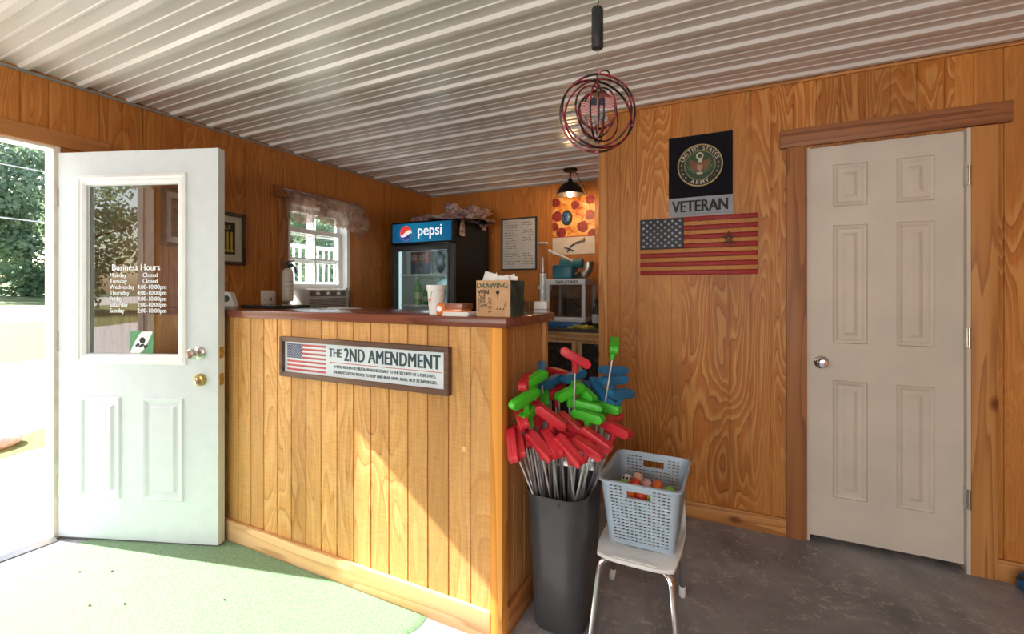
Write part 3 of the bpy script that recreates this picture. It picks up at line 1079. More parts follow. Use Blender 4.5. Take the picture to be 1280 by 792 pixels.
for i, (x, y, az, tl, h_, wd) in enumerate([(-.045, .03, 20, 18, .055, .05), (-.015, .05, -30, -22, .05, .05), (-.03, .07, 60, 12, .05, .05), (.02, .045, 10, -8, .04, .055), (.045, .06, 35, 10, .042, .05), (.035, .09, -15, -14, .045, .06), (.0, .095, 75, 9, .04, .05)]):
    m_ = MB()
    k = 6
    for a in range(k):
        s0, s1 = a / k, (a + 1) / k
        c0, c1 = .006 * math.sin(s0 * PI), .006 * math.sin(s1 * PI)
        m_.face([(-wd / 2 + wd * s0, c0, 0), (-wd / 2 + wd * s1, c1, 0), (-wd / 2 + wd * s1, c1 + .003, h_), (-wd / 2 + wd * s0, c0 + .003, h_)])
    s_ = m_.build('paper_slip', MAT['paper'])
    s_.location = (-.842 + x * .95, 1.548 + y, TOPZ + .118)
    s_.rotation_euler = (R(4), R(tl), R(az))
    tag(s_, 'folded white paper slip poking out of the cardboard drawing box', 'paper', 'slips in the drawing box')
# clear cup and small white box behind the drawing box
cc = MB()
cc.lathe([(.020, 0), (.026, .052), (.0245, .052), (.019, .004)], n=24)
c_ = cc.build('plastic_cup', thin_glass('clear_plastic', (.80, .78, .78), 1.6, .08))
c_.location = (-.845, 1.90, TOPZ)
tag(c_, 'small clear plastic cup on the bar top behind the drawing box', 'cup')
wb = thing('tissue_carton', 'small white carton on the far end of the bar top', 'box', (-.800, 1.935, TOPZ), R(10))
mb = MB()
mb.box(-.03, .03, -.025, .025, 0, .05, .002)
mb.build('carton', MAT['white_plastic'], wb)
mb = MB()
mb.box(-.0305, .0305, -.0256, .0256, .012, .018)
mb.build('band', plain('grey_band', (.35, .35, .36), .6), wb, smooth=False)
# card reader and tablet at the left end
cr = thing('card_reader', 'white triangular card reader at the left end of the bar top', 'card reader', (-2.99, 1.86, TOPZ), R(34))
mb = MB()
mb.prism([(-.055, 0), (.055, 0), (.030, .085), (.012, .092), (-.012, .092)], -.03, .03)
mb.build('housing', MAT['white_plastic'], cr, smooth=False)
mb = MB()
mb.annulus(.004, .048, .012, .022, -.0305, 20)
mb.disc(.004, .048, .0125, -.0306, 20)
mb.build('dial', MAT['black'], cr, smooth=False)
mb = MB()
mb.cyl((.0, .01, .085), (.004, .012, .20), .002, n=6)
mb.build('aerial', MAT['black'], cr)
tb = thing('tablet', 'flat black tablet lying at the left end of the bar top', 'tablet', (-2.44, 1.80, TOPZ), R(-4))
mb = MB()
mb.box(-.17, .17, -.11, .11, 0, .016, .006)
mb.build('case', MAT['black_matte'], tb)
mb = MB()
mb.box(-.155, .155, -.095, .095, .0161, .0168)
mb.build('screen', plain('dark_screen', (.01, .01, .012), .12, var=0), tb, smooth=False)
mb = MB()
mb.tube([(.17, 0, .010), (.22, .02, .006), (.30, .0, .005), (.40, .05, .005)], .003, 6)
mb.build('cable', MAT['black'], tb)
mb = MB()
for i in range(3):
    mb.box(-.11 + i * .006, .11 + i * .004, -.07, .07 - i * .004, i * .0012, i * .0012 + .0009)
pp = mb.build('paper_sheet', MAT['paper'], smooth=False)
pp.location = (-1.99, 1.86, TOPZ)
pp.rotation_euler = (0, 0, R(-12))
tag(pp, 'white sheets lying flat on the bar top below the window', 'paper')

# ------------------------------------------------------------------ left wall things; local x = +Y, y into the wall
def on_left(name, label, cat, y, z, **k):
    return thing(name, label, cat, (WL, y, z), R(90), **k)

MAT['dark_frame'] = plain('dark_picture_frame', (.045, .022, .015), .35, var=.15)
MAT['mat_board'] = plain('beige_mat', (.62, .55, .45), .8, var=.03)
p1 = on_left('framed_picture', 'framed golf print with yellow clubs on black, above the counter end', 'picture', 1.985, 1.503)
w_, h_ = .316, .374
mb = MB()
frame_bars(mb, w_, h_, .026, -.024, 0)
mb.build('frame', MAT['dark_frame'], p1)
mb = MB()
mb.box(-w_ / 2 + .026, w_ / 2 - .026, -.010, -.002, .026, h_ - .026)
mb.build('mat_board', MAT['mat_board'], p1, smooth=False)
mb = MB()
mb.flat([(-.085, .075), (.085, .075), (.085, h_ - .07), (-.085, h_ - .07)], -.0105)
pr = mb.build('print', plain('dark_print', (.02, .018, .015), .5, var=.2), p1, smooth=False)
MAT['club_yellow'] = plain('club_yellow', (.62, .42, .06), .5, var=.1)
mb = MB()
for i in range(5):
    x = -.06 + i * .028
    mb.flat([(x, .105), (x + .014, .105), (x + .014, .235), (x, .235)], -.0108)
    mb.disc(x + .009, .102, .012, -.0109, 14)
mb.build('clubs', MAT['club_yellow'], pr, smooth=False)
text('GOLF', .045, MAT['club_yellow'], pr, (.0, -.0109, .252), xs=.95, bold=.001)
mb = MB()
mb.box(-w_ / 2 + .026, w_ / 2 - .026, -.0135, -.0125, .026, h_ - .026)
mb.build('pane', MAT['glass'], p1, smooth=False)
p2 = on_left('framed_picture', 'framed print seen through the glass of the open door', 'picture', 1.70, 1.605)
w_, h_ = .20, .37
mb = MB()
frame_bars(mb, w_, h_, .024, -.024, 0)
mb.build('frame', MAT['dark_frame'], p2)
mb = MB()
mb.box(-w_ / 2 + .024, w_ / 2 - .024, -.010, -.002, .024, h_ - .024)
mb.build('mat_board', plain('grey_mat', (.55, .54, .52), .8), p2, smooth=False)
mb = MB()
mb.flat([(-.045, .06), (.055, .06), (.055, h_ - .06), (-.045, h_ - .06)], -.0105)
mb.build('print', plain('brown_print', (.10, .06, .03), .5, var=.5, scale=30), p2, smooth=False)

op = on_left('outlet_plate', 'cream wall outlet plate left of the fire extinguisher', 'outlet', 2.335, 1.205)
mb = MB()
mb.box(-.062, .062, -.006, 0, 0, .116, .003)
mb.build('plate', MAT['white_plastic'], op)
mb = MB()
mb.box(.018, .026, -.0075, -.005, .035, .062)
mb.build('socket', MAT['black'], op, smooth=False)
mb = MB()
mb.box(-.034, -.028, -.0075, -.005, .045, .055)
mb.build('socket', MAT['black'], op, smooth=False)

fe = on_left('fire_extinguisher', 'white fire extinguisher with a black valve beside the window', 'fire extinguisher', 2.455, 1.235)
mb = MB()
mb.lathe([(.034, 0), (.040, .006), (.0415, .02), (.0415, .215), (.038, .238), (.026, .252), (.016, .258), (.016, .268)], (0, -.068, 0), (0, 0, 1), 28)
mb.build('cylinder', plain('white_extinguisher', (.72, .68, .62), .3, var=.02), fe)
mb = MB()
mb.lathe([(.018, .262), (.021, .268), (.021, .288), (.012, .296), (.008, .300)], (0, -.068, 0), (0, 0, 1), 16)
mb.box(-.014, .045, -.078, -.058, .285, .297, .003)
mb.build('valve', MAT['black'], fe)
mb = MB()
mb.prism([(-.02, .300), (.055, .322), (.056, .330), (-.01, .314), (-.034, .296), (-.030, .290)], -.078, -.058)
mb.build('lever', MAT['black'], fe)
mb = MB()
mb.tube([(.018, -.075, .280), (.040, -.085, .282), (.052, -.090, .262), (.054, -.092, .225)], [.007, .007, .008, .009], 10)
mb.build('hose', MAT['black'], fe)
mb = MB()
for i in range(16):
    a0, a1 = R(-70 + i * 140 / 16), R(-70 + (i + 1) * 140 / 16)
    for z0_, z1_ in ((.120, .123), (.155, .158), (.085, .0875)):
        mb.face([(.0419 * math.sin(a0), -.068 - .0419 * math.cos(a0), z0_), (.0419 * math.sin(a1), -.068 - .0419 * math.cos(a1), z0_), (.0419 * math.sin(a1), -.068 - .0419 * math.cos(a1), z1_), (.0419 * math.sin(a0), -.068 - .0419 * math.cos(a0), z1_)])
mb.build('label', plain('grey_label_lines', (.20, .19, .18), .6, var=0), fe, smooth=False)
mb = MB()
mb.box(-.02, .02, -.027, 0, .03, .25, .002)
mb.box(-.025, .025, -.070, -.026, -.006, -.001, .002)
mb.build('bracket', MAT['steel'], fe)

# window air conditioner
ac = on_left('air_conditioner', 'grey-white window air conditioner under the raised sash', 'air conditioner', 2.835, 1.122)
mb = MB()
mb.box(-.25, .25, -.085, .10, 0, .212, .008)
mb.build('housing', plain('ac_grey', (.56, .54, .50), .45), ac)
mb = MB()
for i in range(10):
    mb.box(-.19, .20, -.088, -.0845, .012 + i * .0125, .018 + i * .0125)
mb.build('grille', plain('ac_dark', (.10, .10, .10), .5), ac, smooth=False)
mb = MB()
mb.box(-.19, .20, -.087, -.0845, .150, .195, .001)
cp = mb.build('control_panel', plain('ac_panel', (.16, .155, .15), .4), ac)
for x in (-.11, .0, .11):
    mb = MB()
    mb.cyl((x, -.087, .172), (x, -.102, .172), .016, .014, 14)
    mb.build('control_knob', MAT['white_plastic'], cp)
mb = MB()
mb.tube([(.20, -.09, .21), (.24, -.095, .222), (.246, -.095, .14), (.24, -.09, .03)], .006, 8)
mb.build('cord', MAT['black'], ac)

# ruffled sheer valance: a straight left drop and a ballooned right swag
w = N('sheer_beige_cloth')
n1 = w.noise(w.coord((1, 1, 1)), 16, 4, .6)
col = w.ramp(n1, [(.32, (.22, .13, .09)), (.68, (.52, .36, .27))])
w.t.links.new(col, w.p.inputs['Base Color'])
w.p.inputs['Roughness'].default_value = .85
tl = w.n('BsdfTranslucent')
w.t.links.new(col, tl.inputs[0])
trn = w.n('BsdfTransparent')
m1, m2 = w.n('MixShader'), w.n('MixShader')
m1.inputs[0].default_value = .45
m2.inputs[0].default_value = .16
w.t.links.new(w.p.outputs[0], m1.inputs[1])
w.t.links.new(tl.outputs[0], m1.inputs[2])
w.t.links.new(m1.outputs[0], m2.inputs[1])
w.t.links.new(trn.outputs[0], m2.inputs[2])
w.t.links.new(m2.outputs[0], w.out.inputs[0])
MAT['sheer'] = w.m
vl = on_left('window_valance', 'sheer beige ruffled valance bunched up over the sash window', 'valance', 2.845, 2.075)
def valance_sheet(x0, x1, drop, puff, folds, amp, seed, nx=70, nz=26, y0=-.034):
    m_ = MB()
    G = []
    for i in range(nx + 1):
        s = i / nx
        row = []
        for j in range(nz + 1):
            t = j / nz
            d = drop(s)
            x = x0 + (x1 - x0) * s + .012 * math.sin(t * 9 + s * 20)
            nn = mnoise.noise(Vector((s * folds * .8, t * 2.2, seed)))
            n2 = mnoise.noise(Vector((s * folds * 1.9, t * 6, seed + 5)))
            y = y0 - amp * (.5 + .5 * math.sin(s * folds * PI + 2 * nn)) * (.3 + t) - puff(s) * math.sin(PI * min(1, t * 1.02)) - abs(n2) * puff(s) * .4
            z = .055 - d * t + .02 * n2 * t
            row.append(m_.v((x, y, z)))
        G.append(row)
    for i in range(nx):
        for j in range(nz):
            m_.bm.faces.new((G[i][j], G[i + 1][j], G[i + 1][j + 1], G[i][j + 1]))
    return m_
valance_sheet(-.39, .04, lambda s: .22 + .04 * math.sin(s * 5), lambda s: .01 + .02 * s, 9, .016, 1).build('drop', MAT['sheer'], vl, angle=180)
valance_sheet(-.10, .40, lambda s: .19 + .12 * s + .02 * math.sin(s * 7), lambda s: .055 + .05 * s, 11, .022, 4, y0=-.037).build('swag', MAT['sheer'], vl, angle=180)
mb = MB()
mb.cyl((-.40, -.036, .052), (.41, -.036, .052), .0055, n=8)
mb.build('curtain_rod', MAT['steel'], vl)

# ------------------------------------------------------------------ drinks fridge
fx, fy = -3.15, 3.63
FW, FD, FH = .75, .68, 2.005
fr = thing('drinks_fridge', 'tall black glass-door drinks fridge with a lit blue header sign', 'fridge', (fx + FW / 2, fy, 0))
MAT['fridge'] = plain('fridge_black', (.009, .010, .012), .5, var=.05, spec=.25)
MAT['fridge_in'] = plain('fridge_lining', (.62, .66, .64), .5, var=.02)
mb = MB()
hw = FW / 2
mb.box(-hw, -hw + .04, .045, FD, .10, FH)
mb.box(hw - .04, hw, .045, FD, .10, FH)
mb.box(-hw + .04, hw - .04, FD - .04, FD, .10, FH)
mb.box(-hw + .04, hw - .04, .045, FD - .04, .10, .20)
mb.box(-hw + .04, hw - .04, .045, FD - .04, 1.775, FH)
mb.build('cabinet', MAT['fridge'], fr, smooth=False)
mb = MB()
mb.box(-hw + .03, hw - .03, .07, FD - .03, 0, .10)
mb.build('plinth', MAT['black_matte'], fr, smooth=False)
mb = MB()
mb.box(-hw + .0402, -hw + .048, .05, FD - .048, .2, 1.77)
mb.box(hw - .048, hw - .0402, .05, FD - .048, .2, 1.77)
mb.box(-hw + .048, hw - .048, FD - .048, FD - .0402, .2, 1.77)
mb.box(-hw + .048, hw - .048, .05, FD - .048, .2003, .206)
mb.build('lining', MAT['fridge_in'], fr, smooth=False)
for z in (.55, .90, 1.17, 1.475):
    mb = MB()
    for i in range(26):
        x = -hw + .06 + i * (FW - .12) / 25
        mb.cyl((x, .07, z), (x, FD - .06, z), .0022, n=5)
    mb.box(-hw + .05, hw - .05, .064, .072, z - .006, z + .010)
    mb.build('wire_shelf', MAT['white_plastic'], fr, smooth=False)
mb = MB()
mb.box(-hw + .052, -hw + .066, .055, .075, .25, 1.72)
mb.box(hw - .066, hw - .052, .055, .075, .25, 1.72)
mb.build('light_tube', plain('cold_tube', (.9, .95, 1), .4, emit=(.75, .95, 1), es=.8, var=0), fr, smooth=False)
# header sign
mb = MB()
mb.box(-hw, hw, -.005, .045, 1.782, FH, .006)
hd = mb.build('header', MAT['fridge'], fr)
w = N('lit_blue_sign')
tcx = w.coord((1, 1, 1))
sp = w.n('SeparateXYZ')
w.t.links.new(tcx, sp.inputs[0])
col = w.ramp(w.math('ADD', w.math('MULTIPLY', sp.outputs[0], 1.1), .5), [(.05, (.006, .10, .26)), (.45, (.006, .24, .46)), (.95, (.004, .11, .28))])
w.t.links.new(col, w.p.inputs['Base Color'])
w.t.links.new(col, w.p.inputs['Emission Color'])
w.p.inputs['Emission Strength'].default_value = .40
w.p.inputs['Roughness'].default_value = .25
mb = MB()
mb.box(-hw + .018, hw - .018, -.008, -.004, 1.800, FH - .018)
mb.build('sign_face', w.m, hd, smooth=False)
def lit(name, c, e):
    return plain(name, c, .4, emit=c, es=e, var=0)
cxp, czp, rp = -.185, 1.893, .072
mb = MB()
mb.disc(cxp - .004, czp - .004, rp + .014, -.0085, 36)
mb.build('logo_halo', lit('logo_blue_glow', (.03, .10, .32), .6), hd, smooth=False)
mb = MB()
mb.disc(cxp, czp, rp, -.0088, 36)
mb.build('logo_disc', lit('logo_white', (.85, .85, .86), .75), hd, smooth=False)
def cap(mb, f, top, y):
    """part of the disc above (or below) a wavy line"""
    pts = []
    for i in range(31):
        x = -1 + 2 * i / 30
        x *= .985
        zc = math.sqrt(max(0, 1 - x * x)) * (1 if top else -1)
        pts.append((x, zc, f(x)))
    edge = [(cxp + rp * .985 * p[0], czp + rp * .985 * p[1]) for p in pts]
    wave = [(cxp + rp * .985 * p[0], czp + rp * .985 * (min(max(p[2], -abs(p[1])), abs(p[1])))) for p in pts]
    for i in range(30):
        mb.flat([edge[i], edge[i + 1], wave[i + 1], wave[i]], y)
mb = MB()
cap(mb, lambda x: .05 + .10 * x + .30 * math.sin(x * 2.4 + .5), True, -.0091)
mb.build('logo_red', lit('logo_red', (.75, .05, .03), .7), hd, smooth=False)
mb = MB()
cap(mb, lambda x: -.30 + .26 * math.sin(x * 2.0 - .5), False, -.0091)
mb.build('logo_blue', lit('logo_blue', (.02, .05, .25), .6), hd, smooth=False)
text('pepsi', .150, lit('sign_white', (.90, .92, .95), .8), hd, (.105, -.0088, 1.862), xs=.95, bold=.0018)
# glass door
mb = MB()
for a in ((-hw, -hw + .055, .12, 1.77), (hw - .075, hw, .12, 1.77)):
    mb.box(a[0], a[1], 0, .042, a[2], a[3], .003)
mb.box(-hw + .055, hw - .075, 0, .042, .12, .19, .003)
mb.box(-hw + .055, hw - .075, 0, .042, 1.715, 1.77, .003)
dr = mb.build('door', plain('door_slate', (.045, .055, .065), .4), fr)
mb = MB()
mb.box(-hw + .055, hw - .075, .012, .018, .19, 1.715)
mb.build('pane', thin_glass('fridge_glass', (.88, .93, .93), 1.6, .01), dr, smooth=False)
mb = MB()
mb.box(hw - .062, hw - .052, -.012, 0, .5, 1.68, .002)
mb.build('door_pull', plain('pull_slate', (.10, .12, .14), .35), dr)
fpl = bpy.data.lights.new('fridge_light', 'POINT')
fpl.energy = 2.6
fpl.color = (.8, .97, 1)
fpl.shadow_soft_size = .12
fpo = bpy.data.objects.new('fridge_light', fpl)
COL.objects.link(fpo)
fpo.parent = fr
fpo.location = (.1, .16, 1.66)
# things inside the fridge
def in_fridge(x, y, z):
    return (fx + FW / 2 + x, fy + y, z)
MAT['green_bottle'] = plain('green_bottle', (.10, .30, .035), .25, var=.1, coat=.3)
MAT['cap_white'] = plain('bottle_cap', (.7, .72, .7), .4)
def bottle(label, loc, s=1.0, mat='green_bottle', grp='green bottles in the fridge'):
    t = thing('drink_bottle', label, 'bottle', loc, 0, grp)
    m_ = MB()
    m_.lathe([(.026 * s, 0), (.031 * s, .006), (.031 * s, .15 * s), (.024 * s, .18 * s), (.013 * s, .20 * s), (.012 * s, .222 * s)], n=18)
    m_.build('glass_body', MAT[mat], t)
    m_ = MB()
    m_.cyl((0, 0, .222 * s), (0, 0, .238 * s), .0135 * s, n=14)
    m_.build('cap', MAT['cap_white'], t)
    m_ = MB()
    m_.lathe([(.0315 * s, .05 * s), (.0315 * s, .11 * s)], n=18, caps=False)
    m_.build('label', plain('pale_label', (.45, .55, .25), .6), t)
    return t
bottle('tall green drink bottle at the left of the fridge shelf', in_fridge(-.16, .15, 1.1715), 1.20)
b1 = bottle('short green bottle in the row on the fridge shelf', in_fridge(-.06, .15, 1.1715), .80)
for i, x in enumerate((.0, .06)):
    b2 = copy_tree(b1)
    b2.location = in_fridge(x, .16, 1.1715)
def carton(label, loc, c1, c2):
    t = thing('drink_carton', label, 'carton', loc, 0, 'cartons on the top fridge shelf')
    m_ = MB()
    m_.box(-.045, .045, -.04, .04, 0, .115, .003)
    m_.build('lower_wrap', c1, t)
    m_ = MB()
    m_.box(-.045, .045, -.04, .04, .1152, .225, .003)
    m_.build('upper_wrap', c2, t)
    m_ = MB()
    m_.box(-.035, .035, -.0408, -.0402, .14, .20)
    m_.build('label', plain('pale_carton_label', (.40, .22, .20), .6), t, smooth=False)
    return t
navy = plain('navy_carton', (.03, .04, .09), .5)
maroon = plain('maroon_carton', (.16, .03, .035), .5)
carton('left navy and maroon drink carton on the upper fridge shelf', in_fridge(-.175, .15, 1.487), navy, maroon)
carton('right navy and maroon drink carton on the upper fridge shelf', in_fridge(-.075, .15, 1.487), navy, maroon)
mb = MB()
for vv in mb.sphere((0, 0, 0), 1, (.055, .03, .11), 3):
    vv.co += vv.co.normalized() * mnoise.noise(vv.co * 22) * .02
hb = mb.build('ice_pack', plain('dark_pack', (.06, .07, .08), .4, var=.3))
hb.location = in_fridge(.10, .18, 1.60)
tag(hb, 'dark crumpled pack on the upper fridge shelf beside the cartons', 'pack')
jug = thing('water_jug', 'big clear water jug standing in the fridge', 'jug', in_fridge(.13, .25, 1.1715))
mb = MB()
mb.lathe([(.10, 0), (.115, .01), (.115, .10), (.108, .115), (.115, .13), (.115, .20), (.08, .245), (.035, .262), (.034, .285)], n=24)
mb.build('jug_body', plain('pale_water_plastic', (.50, .68, .70), .2, var=.1, coat=.4), jug)
mb = MB()
mb.cyl((0, 0, .286), (0, 0, .300), .036, n=16)
mb.build('cap', MAT['white_plastic'], jug)

# crumpled cloth on top of the fridge
w = N('patterned_cloth')
n1 = w.noise(w.coord(), 30, 4, .65)
vo = w.n('TexVoronoi')
w.t.links.new(w.coord(), vo.inputs['Vector'])
vo.inputs['Scale'].default_value = 34
col = w.ramp(n1, [(.3, (.16, .05, .05)), (.5, (.38, .24, .22)), (.7, (.62, .52, .48))])
col = w.mix(.35, col, vo.outputs['Color'], 'SOFT_LIGHT')
w.t.links.new(col, w.p.inputs['Base Color'])
w.p.inputs['Roughness'].default_value = .9
MAT['cloth'] = w.m
def heap(sx, sy, sz, seed, k=.5):
    m_ = MB()
    for vv in m_.sphere((0, 0, 0), 1, (1, 1, 1), 5):
        d = vv.co.normalized()
        n_ = mnoise.noise(d * 2.2 + Vector((seed, 0, 0))) + .6 * mnoise.noise(d * 5 + Vector((0, seed, 0))) + .35 * mnoise.noise(d * 11)
        r_ = 1 + k * n_
        vv.co = Vector((d.x * r_ * sx, d.y * r_ * sy, max(-.3, d.z * r_) * sz))
        vv.co.z = max(vv.co.z, 0) + .001
    return m_
c1 = heap(.15, .11, .085, 2.0, .7).build('bunting_heap', MAT['cloth'], angle=180)
c1.location = (-2.93, 3.90, FH)
tag(c1, 'low crumpled bunting on the left of the fridge top', 'bunting')
c2 = thing('cloth_bundle', 'pale red and white cloth bundle spilling over the right side of the fridge top', 'cloth', (-2.50, 3.95, FH))
heap(.26, .26, .13, 6.0, .75).build('crumpled_cloth', MAT['cloth'], c2, angle=180)
def hanging(x, y, w_, drop, seed, name):
    m_ = MB()
    G = []
    for i in range(9):
        row = []
        for j in range(15):
            s, t = i / 8, j / 14
            zz = .012 - drop * max(0, t - .25) / .75
            xx = x - .09 * max(0, 1 - t / .25) + .008 * math.sin(s * 9 + t * 6 + seed) + .012 * t
            row.append(m_.v((xx + .004, y + (s - .5) * w_ * (1 - .3 * t) + .01 * math.sin(t * 5 + seed), zz + .012 * max(0, 1 - t / .25))))
        G.append(row)
    for i in range(8):
        for j in range(14):
            m_.bm.faces.new((G[i][j], G[i + 1][j], G[i + 1][j + 1], G[i][j + 1]))
    return m_.build(name, MAT['cloth'], c2, angle=180)
hanging(.112, -.20, .10, .17, 0, 'hanging_strip')
hanging(.118, .20, .13, .07, 2, 'hanging_corner')

# ------------------------------------------------------------------ back wall things
wbd = thing('whiteboard', 'black-framed whiteboard covered in handwriting on the back wall', 'whiteboard', (-2.098, WB, 1.540))
w_, h_ = .42, .565
mb = MB()
frame_bars(mb, w_, h_, .016, -.02, 0)
mb.build('frame', MAT['black'], wbd)
mb = MB()
mb.box(-w_ / 2 + .016, w_ / 2 - .016, -.010, -.002, .016, h_ - .016)
mb.build('writing_surface', plain('whiteboard_white', (.60, .57, .54), .3, var=.03), wbd, smooth=False)
mb = MB()
rnd = random.Random(12)
def scrawl(mb, x, z, x1, size, rnd, y):
    while x < x1:
        L_ = rnd.uniform(.015, .05)
        n_ = max(2, int(L_ / .005))
        px, pz = x, z
        for i in range(n_):
            qx, qz = px + L_ / n_, z + rnd.uniform(-.5, .5) * size
            d = Vector((qx - px, qz - pz)).normalized() * .0022
            mb.flat([(px - d.y, pz + d.x), (px + d.y, pz - d.x), (qx + d.y, qz - d.x), (qx - d.y, qz + d.x)], y)
            px, pz = qx, qz
        x += L_ + .009
for i in range(17):
    z = h_ - .05 - i * .028
    scrawl(mb, -.175 + rnd.uniform(0, .015), z, -.01 + rnd.uniform(-.06, 0), .012, rnd, -.0104)
    if rnd.random() < .8:
        scrawl(mb, .03 + rnd.uniform(0, .03), z, .17 - rnd.uniform(0, .05), .012, rnd, -.0104)
mb.build('handwriting', MAT['ink'], wbd, smooth=False)
mb = MB()
mb.box(.02, .10, -.026, -.02, .004, .016, .002)
mb.build('marker_clip', MAT['black_matte'], wbd)

# pizza picture with its white strip
pz = thing('pizza_poster', 'pepperoni pizza poster with a white lower strip behind the hanging lamp', 'poster', (-1.487, WB, 1.690))
w = N('melted_cheese')
n1 = w.noise(w.coord(), 11, 5, .6, .8)
w.t.links.new(w.ramp(n1, [(.30, (.30, .03, .01)), (.43, (.62, .16, .02)), (.55, (.78, .38, .07)), (.7, (.85, .62, .30))]), w.p.inputs['Base Color'])
w.p.inputs['Roughness'].default_value = .4
mb = MB()
mb.box(-.226, .226, -.008, 0, .180, .588)
mb.build('pizza_print', w.m, pz, smooth=False)
mb = MB()
pmat = plain('pepperoni', (.30, .018, .012), .5, var=.3, scale=30)
for x, z, r in ((-.175, .395, .055), (.175, .39, .052), (.10, .275, .058), (-.13, .225, .055), (.20, .205, .042), (-.20, .290, .042), (-.19, .54, .05), (.18, .545, .05), (.02, .50, .045)):
    pts = []
    for i in range(20):
        a = 2 * PI * i / 20
        rr = r * (1 + .06 * math.sin(3 * a + x * 50))
        pts.append((min(max(x + rr * math.cos(a), -.2255), .2255), min(max(z + rr * math.sin(a), .181), .587)))
    m_ = MB()
    m_.flat(pts, -.0084)
    m_.build('pepperoni', pmat, pz, smooth=False)
mb = MB()
mb.box(-.226, .226, -.008, 0, 0, .178)
mb.build('white_strip', plain('poster_cream', (.62, .52, .44), .6, var=.03), pz, smooth=False)
mb = MB()
mb.box(-.228, .228, -.009, 0, .176, .184)
mb.build('red_edge', plain('poster_red', (.35, .03, .02), .5), pz, smooth=False)
orn = thing('wall_ornament', 'oval blue ornament with a dark rim on the pizza poster', 'ornament', (-1.555, WB - .0084, 1.99))
mb = MB()
mb.lathe([(.056, 0), (.060, .006), (.052, .014), (.044, .012)], (0, 0, .075), (0, -1, 0), 28)
for vv in mb.bm.verts: vv.co.z = .075 + (vv.co.z - .075) * 1.30
mb.build('rim', plain('dark_rim', (.03, .04, .03), .5, var=.4), orn)
mb = MB()
for vv in mb.sphere((0, -.012, .075), 1, (.043, .012, .058), 3):
    vv.co.y -= abs(mnoise.noise(vv.co * 60)) * .008
mb.build('centre', plain('blue_enamel', (.05, .12, .28), .35, var=.5, scale=50), orn)
tw = thing('twig_hook', 'dark bent twig with a golden tip on the white strip under the pizza poster', 'hook', (-1.487, WB - .0085, 1.745))
mb = MB()
mb.tube([(-.06, -.008, -.03), (-.02, -.012, .03), (.03, -.016, .06), (.09, -.016, .075)], [.004, .006, .006, .005], 8)
mb.tube([(-.10, -.008, .02), (-.05, -.01, .005), (.01, -.008, -.02)], [.003, .006, .003], 8)
mb.build('twig', MAT['black'], tw)
mb = MB()
mb.tube([(.08, -.016, .074), (.115, -.018, .09), (.12, -.016, .11)], [.009, .014, .005], 8)
mb.build('golden_tip', plain('gold_tip', (.55, .40, .10), .4, .4), tw)

# hanging lamp
lp = thing('pendant_lamp', 'black dome lamp with a glowing bulb hanging below the metal ceiling', 'lamp', (-1.375, 4.02, RIB))
mb = MB()
mb.lathe([(.064, 0), (.064, -.014), (.055, -.022), (.02, -.024)], n=28)
mb.build('canopy', MAT['dark_metal'], lp)
mb = MB()
mb.cyl((0, 0, -.02), (0, 0, -.11), .007, n=10)
mb.lathe([(.012, -.085), (.022, -.095), (.024, -.14), (.03, -.15)], n=16)
mb.build('stem', MAT['dark_metal'], lp)
mb = MB()
mb.lathe([(.028, -.115), (.045, -.125), (.085, -.150), (.113, -.190), (.126, -.228), (.128, -.234), (.124, -.232), (.110, -.192), (.082, -.155), (.04, -.131), (.02, -.126)], n=36, caps=False)
mb.build('lamp_shade', [MAT['dark_metal']], lp)
mb = MB()
mb.lathe([(.010, -.150), (.014, -.170), (.026, -.198), (.030, -.222), (.024, -.245), (.010, -.256)], n=20)
mb.build('bulb', plain('glowing_bulb', (1, .85, .6), .4, emit=(1, .74, .42), es=14, var=0), lp)
mb = MB()
mb.tube([(.04, .0, -.02), (.07, -.01, -.06), (.10, -.02, -.12), (.145, -.02, -.19), (.165, -.02, -.25)], .003, 6)
mb.build('cord', MAT['black'], lp)
ll = bpy.data.lights.new('pendant_light', 'POINT')
ll.energy = 9
ll.color = (1, .66, .34)
ll.shadow_soft_size = .03
lo = bpy.data.objects.new('pendant_light', ll)
COL.objects.link(lo)
lo.parent = lp
lo.location = (0, 0, -.285)

# back cabinet with black door panels and dark worktop
cb = thing('back_cabinet', 'pine cabinet with speckled black door panels behind the counter', 'cabinet', (-1.20, 3.95, 0))
w = N('scuffed_blackboard')
n1 = w.noise(w.coord(), 26, 5, .75, .6)
w.t.links.new(w.ramp(n1, [(.5, (.012, .012, .012)), (.60, (.03, .03, .028)), (.68, (.26, .24, .18))]), w.p.inputs['Base Color'])
w.p.inputs['Roughness'].default_value = .4
MAT['scuffed'] = w.m
MAT['cab'] = knotty('cabinet_pine', (.66, .40, .20), (.58, .32, .14), (.15, .06, .03), 'z', 13.0)
MAT['cab_x'] = knotty('cabinet_pine_rail', (.66, .40, .20), (.58, .32, .14), (.15, .06, .03), 'x', 14.0)
mb = MB()
mb.box(-.46, .44, .022, .48, .08, .945)
mb.build('carcass', MAT['cab'], cb, smooth=False)
mb = MB()
mb.box(-.46, .44, 0, .0215, .87, .945, .002)
mb.build('top_rail', MAT['cab_x'], cb)
